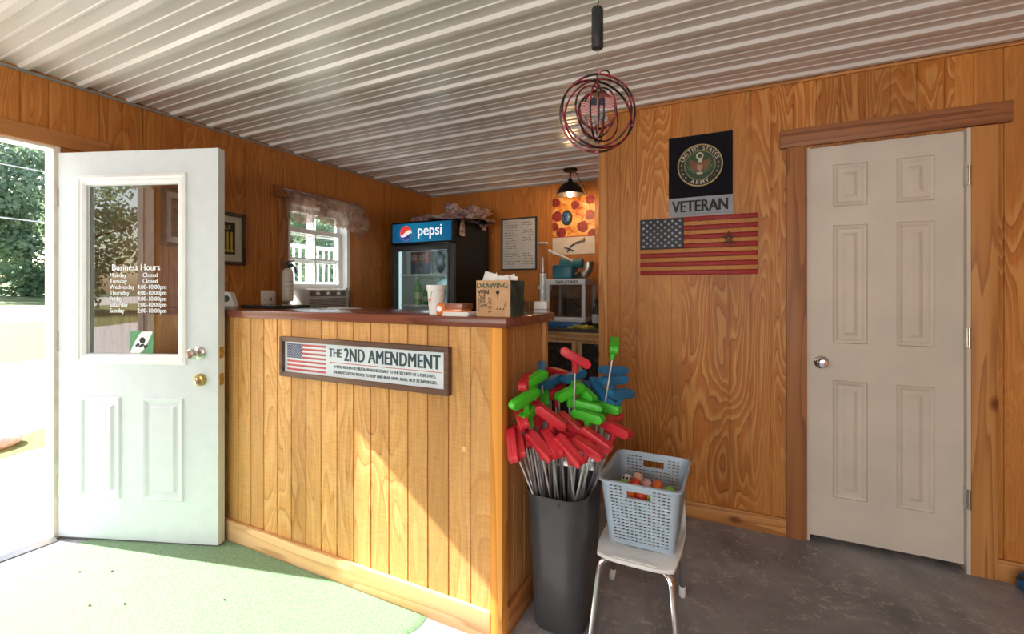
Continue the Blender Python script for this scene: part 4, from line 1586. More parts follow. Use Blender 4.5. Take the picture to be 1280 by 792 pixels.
for x0, x1 in ((-.46, -.092), (-.086, .235), (.241, .44)):
    mb = MB()
    mb.box(x0, x0 + .045, 0, .0215, .10, .865, .002)
    mb.box(x1 - .045, x1, 0, .0215, .10, .865, .002)
    mb.box(x0 + .045, x1 - .045, 0, .0215, .10, .16, .002)
    mb.box(x0 + .045, x1 - .045, 0, .0215, .845, .865, .002)
    dd = mb.build('door', MAT['cab'], cb)
    mb = MB()
    mb.box(x0 + .046, x1 - .046, .006, .0214, .161, .844)
    mb.build('black_panel', MAT['scuffed'], dd, smooth=False)
    mb = MB()
    mb.lathe([(.008, 0), (.007, .012), (.013, .020), (.010, .026)], (x1 - .022, 0, .60), (0, -1, 0), 12)
    mb.build('door_knob', MAT['black'], dd)
mb = MB()
mb.box(-.52, .46, -.015, .49, .9455, .975, .004)
wt = mb.build('worktop', plain('dark_worktop', (.05, .042, .04), .35))
wt.location = (-1.20, 3.95, 0)
tag(wt, 'dark worktop over the pine cabinet behind the counter', 'worktop')
WZ = .9755
# shaved ice machine
sn = thing('snow_cone_machine', 'snow cone machine: white-framed glass case under a blue motor', 'snow cone machine', (-1.425, 4.02, WZ))
MAT['alu'] = plain('white_frame', (.60, .61, .63), .4, var=.03)
sw, sd, sh_ = .385, .36, .455
mb = MB()
for x in (-sw / 2, sw / 2 - .034):
    for y in (0, sd - .034):
        mb = MB()
        mb.box(x, x + .034, y, y + .034, .098, sh_ - .055)
        mb.build('corner_post', MAT['alu'], sn, smooth=False)
mb = MB()
mb.box(-sw / 2, sw / 2, 0, sd, sh_ - .055, sh_, .003)
hdp = mb.build('header', MAT['alu'], sn)
text('SNO-CONES', .041, plain('grey_print', (.07, .07, .075), .6, var=0), hdp, (.015, -.0006, sh_ - .044), xs=.95, bold=.002)
mb = MB()
mb.box(-sw / 2, sw / 2, 0, sd, .055, .098, .002)
mb.build('bottom_rail', MAT['alu'], sn)
mb = MB()
mb.box(-sw / 2 - .01, sw / 2 - .03, -.03, sd, 0, .054, .006)
mb.build('drip_tray', plain('blue_tray', (.01, .10, .30), .4), sn)
mb = MB()
mb.box(-sw / 2 + .034, sw / 2 - .034, .012, .016, .098, sh_ - .055)
mb.box(-sw / 2 + .012, -sw / 2 + .016, .034, sd - .034, .098, sh_ - .055)
mb.box(sw / 2 - .016, sw / 2 - .012, .034, sd - .034, .098, sh_ - .055)
mb.build('pane', thin_glass('case_glass', (.80, .80, .80), 1.4, .02), sn, smooth=False)
mb = MB()
mb.box(-sw / 2 + .034, sw / 2 - .034, sd - .02, sd - .012, .098, sh_ - .055)
mb.build('back_panel', plain('case_back', (.17, .11, .07), .5, var=.2), sn, smooth=False)
mb = MB()
mb.box(-.045, -.030, .10, .118, .098, sh_ - .055)
mb.tube([(-.03, .11, .27), (.04, .11, .25), (.09, .11, .20), (.13, .11, .19)], .004, 6)
mb.build('scoop_rod', MAT['dark_metal'], sn)
mb = MB()
mb.box(-.155, .045, .06, .26, sh_, sh_ + .135, .02, 3)
mt_ = mb.build('motor_housing', plain('blue_motor', (.012, .15, .22), .4, var=.08), sn)
mb = MB()
mb.cyl((-.10, .16, sh_ + .142), (.12, .16, sh_ + .150), .052, .046, 20)
mb.build('motor_drum', plain('teal_drum', (.01, .11, .15), .45), sn)
mb = MB()
pts, rs = [], []
for i in range(9):
    a = R(-10 + i * 14)
    pts.append((.075 + .105 * math.sin(a), .15, sh_ + .005 + .12 * (1 - math.cos(a)) * .9 + .02))
    rs.append(.040 + .012 * i / 8)
mb.tube(pts, rs, 18)
mb.build('ice_chute', plain('dull_silver', (.42, .38, .33), .35, .8), sn)
mb = MB()
mb.cyl((.07, .14, sh_), (.13, .14, sh_ + .03), .05, n=16)
mb.build('chute_base', MAT['dark_metal'], sn)
mb = MB()
mb.cyl((-.17, .05, sh_ + .265), (.06, .05, sh_ + .165), .010, n=10)
mb.sphere((-.172, .05, sh_ + .266), .019, (1, 1, 1), 2)
mb.build('lever', MAT['alu'], sn)
# cup tube
cd = thing('cup_dispenser', 'tall clear tube of white paper cups left of the snow cone machine', 'cup dispenser', (-1.66, 4.06, WZ))
mb = MB()
mb.cyl((0, 0, .26), (0, 0, .80), .045, n=20, caps=False)
mb.build('tube', thin_glass('clear_tube', (.86, .86, .86), 1.5, .05), cd)
mb = MB()
for i in range(9):
    mb.cyl((0, 0, .20 + i * .034), (0, 0, .20 + i * .034 + .036), .031, .038, 16)
mb.build('paper_cup_stack', MAT['paper'], cd)
mb = MB()
mb.cyl((0, 0, .79), (0, 0, .806), .049, n=20)
mb.cyl((0, 0, .355), (0, 0, .395), .050, n=20, caps=False)
mb.box(.03, .085, -.02, .02, .345, .40, .003)
mb.build('bracket', MAT['alu'], cd)
mb = MB()
mb.cyl((0, .03, 0), (0, .03, .30), .009, n=10)
mb.cyl((0, .0, 0), (0, .0, .012), .05, n=20)
mb.build('stand', MAT['alu'], cd)
# bottle and cloth on the worktop
bt = thing('spray_bottle', 'dark bottle with a pale label at the right end of the worktop', 'bottle', (-1.135, 4.05, WZ))
mb = MB()
mb.lathe([(.038, 0), (.042, .008), (.042, .15), (.03, .19), (.014, .205), (.014, .225)], n=20)
mb.build('bottle_body', MAT['black'], bt)
mb = MB()
mb.lathe([(.0425, .05), (.0425, .13)], n=20, caps=False)
mb.build('label', plain('bottle_label', (.50, .52, .55), .5), bt)
mb = MB()
mb.cyl((0, 0, .225), (0, 0, .26), .018, n=14)
mb.build('cap', MAT['black_matte'], bt)
yc = heap(.11, .045, .030, 11.0, .5).build('yellow_cloth', plain('yellow_green_cloth', (.46, .40, .05), .8, var=.3, scale=25), angle=180)
yc.location = (-1.24, 3.975, WZ)
tag(yc, 'crumpled yellow-green cloth at the front edge of the worktop', 'cloth')

# ------------------------------------------------------------------ flags on the plywood wall
NAVYF = plain('flag_black', (.010, .010, .015), .85, var=.08, spec=.15)
af = thing('veteran_flag', 'black army veteran flag with round seal hanging above the wooden flag', 'flag', (-.188, WP, 1.748))
fw_, z0, z1, zs = .172, .006, .476, .118
mb = MB()
def cloth(mb, x0, x1, z0, z1, y, nx=24, nz=24):
    def yo(x, z):
        t = (z - z1) / .5
        return y - .004 * (.5 + .5 * math.sin(x * 28 + 1)) * abs(t) - .003 * abs(math.sin(z * 9))
    G = [[mb.v((x0 + (x1 - x0) * i / nx, yo(x0 + (x1 - x0) * i / nx, z0 + (z1 - z0) * j / nz), z0 + (z1 - z0) * j / nz)) for j in range(nz + 1)] for i in range(nx + 1)]
    B = [[mb.v((g.co.x, -.001, g.co.z)) for g in row] for row in G]
    for i in range(nx):
        for j in range(nz):
            mb.bm.faces.new((G[i][j], G[i + 1][j], G[i + 1][j + 1], G[i][j + 1]))
            mb.bm.faces.new((B[i][j], B[i][j + 1], B[i + 1][j + 1], B[i + 1][j]))
    for i in range(nx):
        mb.bm.faces.new((G[i][0], B[i][0], B[i + 1][0], G[i + 1][0]))
        mb.bm.faces.new((G[i][nz], G[i + 1][nz], B[i + 1][nz], B[i][nz]))
    for j in range(nz):
        mb.bm.faces.new((G[0][j], G[0][j + 1], B[0][j + 1], B[0][j]))
        mb.bm.faces.new((G[nx][j], B[nx][j], B[nx][j + 1], G[nx][j + 1]))
cloth(mb, -fw_, fw_, zs, z1, -.003)
mb.build('black_field', NAVYF, af)
mb = MB()
cloth(mb, -fw_, fw_, z0, zs - .0008, -.003)
mb.build('grey_band', plain('flag_grey', (.34, .36, .41), .75, var=.04), af)
FY = -.0145
text('VETERAN', .096, MAT['ink'], af, (0, FY, .032), xs=.74, bold=.0034)
mb = MB()
for i in range(14):
    mb.box(-fw_ + .03 + i * .022, -fw_ + .042 + i * .022, FY + .001, FY + .0015, .016, .019)
mb.build('small_print', plain('grey_print2', (.2, .2, .22), .7, var=0), af, smooth=False)
GOLD = plain('dull_gold', (.45, .33, .12), .6, var=.05)
CREAM = plain('print_cream', (.60, .56, .45), .7, var=0)
GREEN = plain('seal_green', (.035, .085, .045), .7, var=.05)
BROWN = plain('eagle_brown', (.22, .10, .045), .7, var=.1)
seal = thing('seal', None, None, (0, 0, .297))
seal.parent = af
def part(mbx, name, mat):
    return mbx.build(name, mat, seal, smooth=False)
r_ = .122
m_ = MB(); m_.annulus(0, 0, r_ - .007, r_, FY); part(m_, 'gold_ring', GOLD)
m_ = MB(); m_.disc(0, 0, r_ - .007, FY + .0004, 40); part(m_, 'seal_ground', plain('seal_black', (.02, .028, .022), .7, var=0))
m_ = MB(); m_.disc(0, 0, .083, FY, 40); part(m_, 'seal_centre', GREEN)
m_ = MB(); m_.annulus(0, 0, .081, .084, FY - .0003); part(m_, 'inner_ring', GOLD)
L = []
for s_, a0, st, flip in (('UNITED STATES', 66, 11.2, False), ('ARMY', -113, 15.5, True)):
    for i, ch in enumerate(s_):
        if ch == ' ': continue
        if not flip:
            a = R(90 + a0 - i * st)
            rot = PI / 2 - a
            rr = .0895
        else:
            a = R(a0 + i * st)
            rot = -PI / 2 - a
            rr = .109
        L.append(text(ch, .031, CREAM, seal, (rr * math.cos(a), FY - .0003, rr * math.sin(a)), rot=rot, bold=.0005))
join(L, 'ring_lettering')
m_ = MB()
for a in (175, 190, 205, 220, 320, 335, 350, 5):
    m_.star(.099 * math.cos(R(a)), .099 * math.sin(R(a)), .0058, FY - .0003)
part(m_, 'ring_stars', CREAM)
m_ = MB()
for s_ in (-1, 1):
    m_.flat([(s_ * .010, .020), (s_ * .030, .026), (s_ * .056, .040), (s_ * .058, .018), (s_ * .048, -.008), (s_ * .036, -.028), (s_ * .020, -.030), (s_ * .012, -.006)], FY - .0004)
m_.flat([(-.014, .02), (.014, .02), (.016, -.03), (.0, -.052), (-.016, -.03)], FY - .0005)
part(m_, 'eagle', BROWN)
m_ = MB()
m_.flat([(-.011, .018), (.012, .018), (.015, .031), (.004, .038), (-.008, .034)], FY - .0006)
m_.annulus(0, .054, .012, .020, FY - .0006, 20)
for k in range(5):
    m_.disc(-.012 + k * .006, -.044 - .004 * (k % 2), .006, FY - .0008, 10)
part(m_, 'pale_details', CREAM)
m_ = MB()
m_.flat([(-.015, .002), (.015, .002), (.014, -.022), (0, -.032), (-.014, -.022)], FY - .0007)
part(m_, 'shield', plain('shield_pink', (.50, .25, .22), .7, var=0))
LAUREL = plain('laurel_green', (.12, .20, .09), .7, var=0)
for s_ in (-1, 1):
    m_ = MB()
    for k in range(6):
        m_.disc(s_ * (.030 + .006 * k), -.040 + .006 * k + .003 * (k % 2), .008, FY - .0006, 8, .005)
    part(m_, 'laurel_pattern', LAUREL)

uf = thing('wooden_flag', 'wooden stars and stripes wall flag below the black veteran flag', 'flag', (-.2085, WP, 1.412))
UW, UH = .632, .338
st_h = UH / 13
RED = pine('stained_red_wood', (.46, .022, .022), (.36, .013, .014), (.10, .006, .006), rings=6, hs=3, vs=12, axis='x', rough=.5, bold=.35)
TAN = pine('charred_tan_wood', (.66, .31, .09), (.56, .23, .055), (.16, .05, .015), rings=6, hs=3, vs=12, axis='x', rough=.5, bold=.35)
for nm, par, mt in (('red_stripes', 0, RED), ('natural_stripes', 1, TAN)):
    mb = MB()
    for i in range(par, 13, 2):
        za, zb = UH - (i + 1) * st_h, UH - i * st_h
        x0 = -UW / 2 + (.250 if i < 7 else 0)
        mb.box(x0, UW / 2, -.020, -.001, za + .0007, zb - .0007, .002)
    mb.build(nm, mt, uf)
mb = MB()
mb.box(-UW / 2, -UW / 2 + .2495, -.0205, -.001, UH - 7 * st_h + .0005, UH - .0005, .002)
can = mb.build('canton', plain('flag_slate', (.028, .034, .046), .6, var=.15), uf)
mb = MB()
stars(mb, -UW / 2, -UW / 2 + .2495, UH - 7 * st_h, UH, .0105, -.0209)
mb.build('canton_stars', plain('grey_star', (.36, .38, .40), .6, var=.1), can, smooth=False)
mb = MB()
for s_, k in ((.042, 1), (.028, 1)):
    n_ = 5
    P_ = [(.172 + s_ * math.sin(2 * PI * i / n_) * .95, .205 + s_ * math.cos(2 * PI * i / n_)) for i in range(n_)]
    for i in range(n_):
        a, b = Vector(P_[i]), Vector(P_[(i + 2) % n_])
        d = (b - a).normalized() * .0016
        mb.flat([(a.x - d.y, a.y + d.x), (a.x + d.y, a.y - d.x), (b.x + d.y, b.y - d.x), (b.x - d.y, b.y + d.x)], -.0206)
mb.build('burnt_star', plain('burnt_wood', (.07, .03, .015), .8, var=.2), uf, smooth=False)
text('ARMY', .028, bpy.data.materials['burnt_wood'], uf, (.172, -.0206, .158), 'burnt_lettering', xs=1.0)

# ------------------------------------------------------------------ hanging spinner
SX, SY, SZ = -.436, 1.567, 1.940
sm = thing('spinner_motor', 'slim black spinner motor hanging from the ceiling on a wire', 'motor', (SX, SY, 2.165))
mb = MB()
mb.lathe([(.012, 0), (.019, .003), (.0205, .008), (.0205, .138), (.019, .143), (.012, .146)], n=22)
mb.build('motor_case', MAT['black'], sm)
mb = MB()
mb.tube([(0, 0, .145), (0, 0, .158), (.004, 0, .162), (.004, 0, .170), (0, 0, .176), (0, 0, .278)], .0016, 6)
mb.build('hanging_wire', MAT['dark_metal'], sm)
sp_ = thing('wind_spinner', 'ball of nested red and black metal rings round a small flag disc', 'wind spinner', (SX, SY, SZ))
w = N('red_black_bands')
tcn = w.n('TexCoord')
n1 = w.noise(tcn.outputs['Object'], 24, 1)
w.t.links.new(w.ramp(n1, [(.46, (.016, .012, .016)), (.52, (.20, .012, .022)), (.60, (.36, .05, .06)), (.66, (.016, .012, .016))]), w.p.inputs['Base Color'])
w.p.inputs['Roughness'].default_value = .3
w.p.inputs['Metallic'].default_value = .3
RING = w.m
def wring(r, az, rr=.0032, squash=1.0, tilt=0.0):
    m_ = MB()
    M_ = Matrix.Rotation(R(az), 3, 'Z') @ Matrix.Rotation(R(tilt), 3, 'X')
    pts = [M_ @ Vector((r * math.cos(2 * PI * i / 48) * squash, 0, r * math.sin(2 * PI * i / 48))) for i in range(48)]
    m_.tube(pts, rr, 8, closed=True)
    return m_.build('ring', RING, sp_)
for r, az, rr, tl_ in ((.130, 24, .0040, 9), (.130, 40, .0040, -12), (.116, 8, .0034, 4), (.098, 92, .0034, 3), (.098, 58, .0032, -5), (.084, -28, .0030, 4), (.084, 120, .0030, -3), (.070, 110, .0026, 0)):
    wring(r, az, rr, 1.0, tl_)
mb = MB()
mb.cyl((0, 0, -.135), (0, 0, .135), .0022, n=8)
mb.tube([(0, 0, .135), (0, 0, .17), (.004, 0, .185), (-.004, 0, .20), (0, 0, .225)], .0013, 6)
mb.build('axle', plain('pink_axle', (.42, .20, .20), .4), sp_)
BEAD = plain('rosy_bead', (.55, .16, .18), .25, .4)
for z in (-.133, -.118, .10, .133):
    mb = MB()
    mb.sphere((0, 0, z), .0048, (1, 1, 1.3), 2)
    mb.build('bead', BEAD, sp_)
for k in range(10):
    a = 2 * PI * k / 10 + .3
    d_ = Matrix.Rotation(R(24), 3, 'Z') @ (Matrix.Rotation(R(9), 3, 'X') @ Vector((.130 * math.cos(a), 0, .130 * math.sin(a))))
    mb = MB()
    mb.sphere(d_, .0052, (1, 1, 1), 2)
    mb.build('bead', BEAD, sp_)
mb = MB()
mb.tube([(.022 + .020 * math.cos(PI * i / 10), .0, .130 + .016 * math.sin(PI * i / 10)) for i in range(11)], .003, 8)
mb.build('hook_loop', RING, sp_)
# centre disc with two flags and an eagle head
ds = thing('flag_disc', None, None, (0, 0, .010), R(26))
ds.parent = sp_
ds.scale = (1.15, 1, 1.15)
mb = MB()
mb.annulus(0, 0, .052, .060, -.001, 36)
mb.annulus(0, 0, .052, .060, .001, 36)
mb.build('disc_rim', RING, ds, smooth=False)
mb = MB()
for k in range(10):
    a = 2 * PI * k / 10
    mb.box(.038 * math.cos(a) - .0016, .038 * math.cos(a) + .0016, -.001, .001, -.045 + .01 * math.sin(a * 3), -.018)
mb.disc(0, -.022, .030, -.0012, 20, .022)
mb.build('pale_figures', plain('pewter_print', (.36, .32, .28), .5, var=.4, scale=120), ds, smooth=False)
m1_, m2_, m3_ = MB(), MB(), MB()
def wave(x, s): return .004 * math.sin(x * 110 * s)
for s in (-1, 1):
    for i in range(7):
        za = .030 - i * .0052 + (.006 if s > 0 else -.004)
        zb = za - .0028
        for q in range(8):
            xa, xb = s * (.002 + .006 * q), s * (.002 + .006 * (q + 1))
            sl = .0016 * q * (1 if s > 0 else -.2)
            m1_.flat([(xa, za + sl + wave(xa, 1)), (xb, za + sl + wave(xb, 1)), (xb, zb + sl + wave(xb, 1)), (xa, zb + sl + wave(xa, 1))], -.002)
            m2_.flat([(xa, zb + sl + wave(xa, 1)), (xb, zb + sl + wave(xb, 1)), (xb, zb - .0024 + sl + wave(xb, 1)), (xa, zb - .0024 + sl + wave(xa, 1))], -.002)
    m3_.flat([(s * .003, .038), (s * .023, .040), (s * .023, .017), (s * .003, .015)], -.0024)
m1_.build('flag_stripes_red', MAT['sign_red'], ds, smooth=False)
m2_.build('flag_stripes_white', plain('soft_white', (.60, .52, .48), .6), ds, smooth=False)
m3_.build('flag_cantons', plain('canton_dark', (.03, .045, .06), .6), ds, smooth=False)
mb = MB()
mb.flat([(-.024, .050), (-.004, .056), (.020, .052), (.026, .042), (.012, .040), (-.012, .042)], -.0022)
mb.build('eagle_print', BROWN, ds, smooth=False)

# ------------------------------------------------------------------ putting-green carpet
w = N('green_turf')
n1 = w.noise(w.coord(), 260, 2, .7)
n2 = w.noise(w.coord(), 3.0, 3)
col = w.ramp(n1, [(.30, (.03, .13, .06)), (.55, (.115, .265, .115)), (.72, (.36, .50, .27))])
col = w.mix(.35, col, w.ramp(n2, [(.3, (.75, .8, .75)), (.7, (1.1, 1.1, 1.05))]), 'MULTIPLY')
w.t.links.new(col, w.p.inputs['Base Color'])
w.p.inputs['Roughness'].default_value = .8
w.p.inputs['Sheen Weight'].default_value = .5
w.p.inputs['Sheen Roughness'].default_value = .5
w.p.inputs['Sheen Tint'].default_value = (.88, 1, .80, 1)
w.bump(n1, .8, .006)
mb = MB()
nx, ny = 60, 40
x0, x1, y0, y1 = -3.07, -1.135, -.55, 1.497
top = []
for i in range(nx + 1):
    row = []
    for j in range(ny + 1):
        x, y = x0 + (x1 - x0) * i / nx, y0 + (y1 - y0) * j / ny
        if i in (0, nx):
            x += .006 * math.sin(y * 40) + .005 * math.sin(y * 93)
        row.append(mb.v((x, y, .006 + .0006 * mnoise.noise(Vector((x * 9, y * 9, 0))))))
    top.append(row)
for i in range(nx):
    for j in range(ny):
        mb.bm.faces.new((top[i][j], top[i + 1][j], top[i + 1][j + 1], top[i][j + 1]))
rim_ = [top[i][0] for i in range(nx + 1)] + [top[nx][j] for j in range(1, ny + 1)] + [top[i][ny] for i in range(nx - 1, -1, -1)] + [top[0][j] for j in range(ny - 1, 0, -1)]
low = [mb.v((v_.co.x + (.014 if v_.co.x > -1.2 else 0), v_.co.y, .0005)) for v_ in rim_]
for i in range(len(rim_)):
    j = (i + 1) % len(rim_)
    mb.bm.faces.new((rim_[i], rim_[j], low[j], low[i]))
cp_ = mb.build('turf_carpet', w.m)
tag(cp_, 'green artificial turf carpet on the floor inside the open door', 'carpet')
mb = MB()
rnd = random.Random(5)
spots = [(-2.62, 1.09), (-2.75, 1.02), (-2.30, 1.0), (-2.42, .93), (-1.95, 1.2)]
cr_ = None
for i, (x, y) in enumerate(spots):
    m_ = MB()
    for vv in m_.sphere((0, 0, 0), .0045, (1.2, 1, .6), 2):
        vv.co *= 1 + .3 * mnoise.noise(vv.co * 400)
    q = m_.build('crumb', bpy.data.materials['bark'])
    q.location = (x, y, .0095)
    tag(q, 'tiny dark crumb of dirt lying on the green turf carpet', 'crumb', 'crumbs on the turf')

# ------------------------------------------------------------------ bin full of putters
BX, BY = -.628, 1.777
bn = thing('putter_bin', 'tall charcoal plastic bin holding the putters beside the counter', 'bin', (BX, BY, 0))
def rrect(hx, hy, r, n=8):
    pts = []
    for cx_, cy_, a0 in ((hx - r, hy - r, 0), (-hx + r, hy - r, 90), (-hx + r, -hy + r, 180), (hx - r, -hy + r, 270)):
        for i in range(n + 1):
            a = R(a0 + 90 * i / n)
            pts.append((cx_ + r * math.cos(a), cy_ + r * math.sin(a)))
    return pts
def loft(mb, layers, cap0=True, cap1=True):
    rs = [[mb.v((x, y, z)) for x, y in pts] for pts, z in layers]
    n_ = len(rs[0])
    for A, B in zip(rs, rs[1:]):
        for i in range(n_):
            mb.bm.faces.new((A[i], A[(i + 1) % n_], B[(i + 1) % n_], B[i]))
    if cap0: mb.bm.faces.new(rs[0])
    if cap1: mb.bm.faces.new(rs[-1])
mb = MB()
BH = .535
loft(mb, [(rrect(.100, .128, .062), 0), (rrect(.104, .132, .065), .006), (rrect(.122, .160, .076), BH - .03), (rrect(.1225, .161, .076), BH - .012),
          (rrect(.127, .166, .079), BH - .010), (rrect(.127, .166, .079), BH - .001), (rrect(.1255, .1645, .078), BH), (rrect(.1195, .158, .074), BH - .003),
          (rrect(.102, .130, .064), .012)])
mb.build('bin_body', MAT['bin'], bn, angle=50)
mb = MB()
mb.box(.030, .032, -.1655, -.1635, BH - .026, BH - .001)
mb.build('rim_notch', MAT['black_matte'], bn, smooth=False)

HUES = {'red': 'red_rubber', 'green': 'green_rubber', 'blue': 'blue_rubber'}
GRIP = plain('putter_grip', (.02, .02, .02), .6, var=.1)
PUTTERS = [
    ('red', (-0.582, 1.764, 1.049), (-0.609, 1.759), (0.623, 0.306, -0.719), 'tall red putter standing highest of the reds, above the green heads'),
    ('green', (-0.455, 1.893, 1.093), (-0.610, 1.841), (-0.162, 0.889, 0.428), 'tallest green putter on a thin shaft at the right, head seen end-on'),
    ('blue', (-0.487, 2.011, 0.969), (-0.609, 1.812), (0.703, 0.710, 0.049), 'uppermost of the blue putters crossed by the tall green shaft'),
    ('blue', (-0.475, 1.962, 0.933), (-0.591, 1.870), (0.646, 0.750, 0.144), 'second blue putter down behind the tall green shaft'),
    ('blue', (-0.428, 1.907, 0.890), (-0.671, 1.838), (0.513, 0.857, 0.044), 'lowest blue putter sticking out farthest right over the basket'),
    ('blue', (-0.633, 1.895, 0.948), (-0.628, 1.839), (0.398, 0.867, 0.299), 'blue putter crossed by the tall red putter shaft'),
    ('blue', (-0.712, 1.823, 0.930), (-0.688, 1.790), (0.262, 0.914, 0.311), 'blue putter between the leaning green head and a flat red head'),
    ('blue', (-0.719, 1.741, 0.993), (-0.692, 1.779), (-0.315, 0.871, 0.378), 'dark blue putter head peeking up behind the highest leaning green head'),
    ('blue', (-0.534, 1.933, 0.895), (-0.561, 1.870), (0.426, -0.504, -0.751), 'upright blue putter head left of the three stacked blue heads'),
    ('blue', (-0.501, 1.904, 0.853), (-0.572, 1.830), (0.891, -0.452, -0.042), 'short blue putter just above the lime heads, under the stacked blue heads'),
    ('blue', (-0.584, 1.997, 0.867), (-0.614, 1.812), (0.479, -0.568, -0.669), 'dark blue putter half hidden beside the upright blue head'),
    ('green', (-0.709, 1.635, 0.970), (-0.663, 1.716), (0.345, 0.786, 0.513), 'upper of the two long green putters leaning left'),
    ('green', (-0.711, 1.556, 0.915), (-0.654, 1.776), (0.407, 0.797, 0.447), 'lower of the two long green putters leaning left'),
    ('green', (-0.708, 1.747, 0.881), (-0.662, 1.776), (-0.362, 0.794, 0.488), 'green putter seen end-on behind the front red heads at the left'),
    ('green', (-0.609, 1.773, 0.906), (-0.616, 1.766), (0.517, 0.695, 0.500), 'green putter with its broad face up beside the tall red shaft'),
    ('green', (-0.574, 1.846, 0.898), (-0.600, 1.800), (0.677, -0.344, -0.651), 'dull green putter right of the tall red shaft'),
    ('green', (-0.542, 1.784, 0.855), (-0.562, 1.806), (0.979, 0.016, -0.204), 'upper of the two lime putters lying above the red heads'),
    ('green', (-0.519, 1.728, 0.830), (-0.573, 1.751), (0.974, -0.209, -0.082), 'lower of the two lime putters lying on the red heads'),
    ('green', (-0.488, 1.877, 0.837), (-0.591, 1.835), (0.964, -0.209, -0.164), 'lime putter below the short blue head at the right'),
    ('green', (-0.707, 1.591, 0.856), (-0.646, 1.783), (0.100, 0.951, 0.294), 'green putter low behind the front red heads at the left'),
    ('red', (-0.734, 1.622, 0.964), (-0.687, 1.700), (-0.187, 0.943, 0.275), 'small red putter at the far left behind the upper leaning green head'),
    ('red', (-0.713, 1.923, 0.951), (-0.670, 1.862), (0.870, -0.478, -0.121), 'flat red putter behind the blue heads'),
    ('red', (-0.691, 1.833, 0.889), (-0.676, 1.803), (0.132, 0.949, 0.286), 'red putter wedged between blue and green heads'),
    ('red', (-0.706, 1.636, 0.873), (-0.651, 1.689), (0.810, -0.492, -0.319), 'dark red putter under the lower leaning green head'),
    ('red', (-0.729, 1.558, 0.846), (-0.699, 1.827), (0.595, -0.704, -0.387), 'dark red putter tucked against the counter corner'),
    ('red', (-0.626, 1.609, 0.843), (-0.637, 1.743), (0.553, 0.271, -0.788), 'long red putter leaning across the front left of the bunch'),
    ('red', (-0.700, 1.662, 0.818), (-0.661, 1.723), (0.321, 0.897, 0.304), 'red putter lying sideways under the long leaning red head'),
    ('red', (-0.742, 1.518, 0.748), (-0.619, 1.870), (0.361, -0.355, -0.862), 'leftmost red putter hanging over the counter corner'),
    ('red', (-0.734, 1.556, 0.753), (-0.669, 1.870), (0.404, -0.389, -0.828), 'second red putter from the counter corner'),
    ('red', (-0.727, 1.615, 0.767), (-0.656, 1.742), (0.487, -0.613, -0.622), 'third red putter from the counter corner'),
    ('red', (-0.644, 1.544, 0.752), (-0.641, 1.870), (0.659, -0.007, -0.752), 'large red putter with its flat side forward at the lower left'),
    ('red', (-0.611, 1.572, 0.757), (-0.631, 1.858), (0.648, -0.428, -0.630), 'narrow red putter beside the large flat one at the lower left'),
    ('red', (-0.540, 1.562, 0.745), (-0.570, 1.862), (0.579, 0.065, -0.813), 'red putter pointing steeply down at the bottom centre'),
    ('red', (-0.484, 1.612, 0.746), (-0.683, 1.753), (0.915, -0.253, -0.316), 'red putter at the bottom right of the bunch, face up'),
    ('red', (-0.577, 1.700, 0.798), (-0.589, 1.758), (0.641, 0.051, -0.766), 'broad red putter just below the lime heads'),
    ('red', (-0.474, 1.683, 0.759), (-0.685, 1.741), (0.778, -0.002, -0.628), 'red putter sloping down at the right edge of the bunch'),
    ('red', (-0.536, 1.742, 0.767), (-0.611, 1.769), (0.772, -0.222, -0.595), 'red putter between the broad red head and the right edge'),
    ('red', (-0.454, 1.849, 0.795), (-0.700, 1.826), (0.337, 0.933, 0.126), 'upper red putter sticking out towards the basket'),
    ('red', (-0.420, 1.777, 0.780), (-0.700, 1.812), (0.915, -0.399, -0.056), 'lower red putter sticking out towards the basket'),
    ('red', (-0.607, 1.663, 0.749), (-0.603, 1.777), (0.825, -0.405, -0.394), 'red putter deep in the middle of the front red heads'),
    ('red', (-0.543, 1.672, 0.752), (-0.627, 1.735), (0.924, -0.365, -0.118), 'red putter lying flat behind the bottom right head'),
]
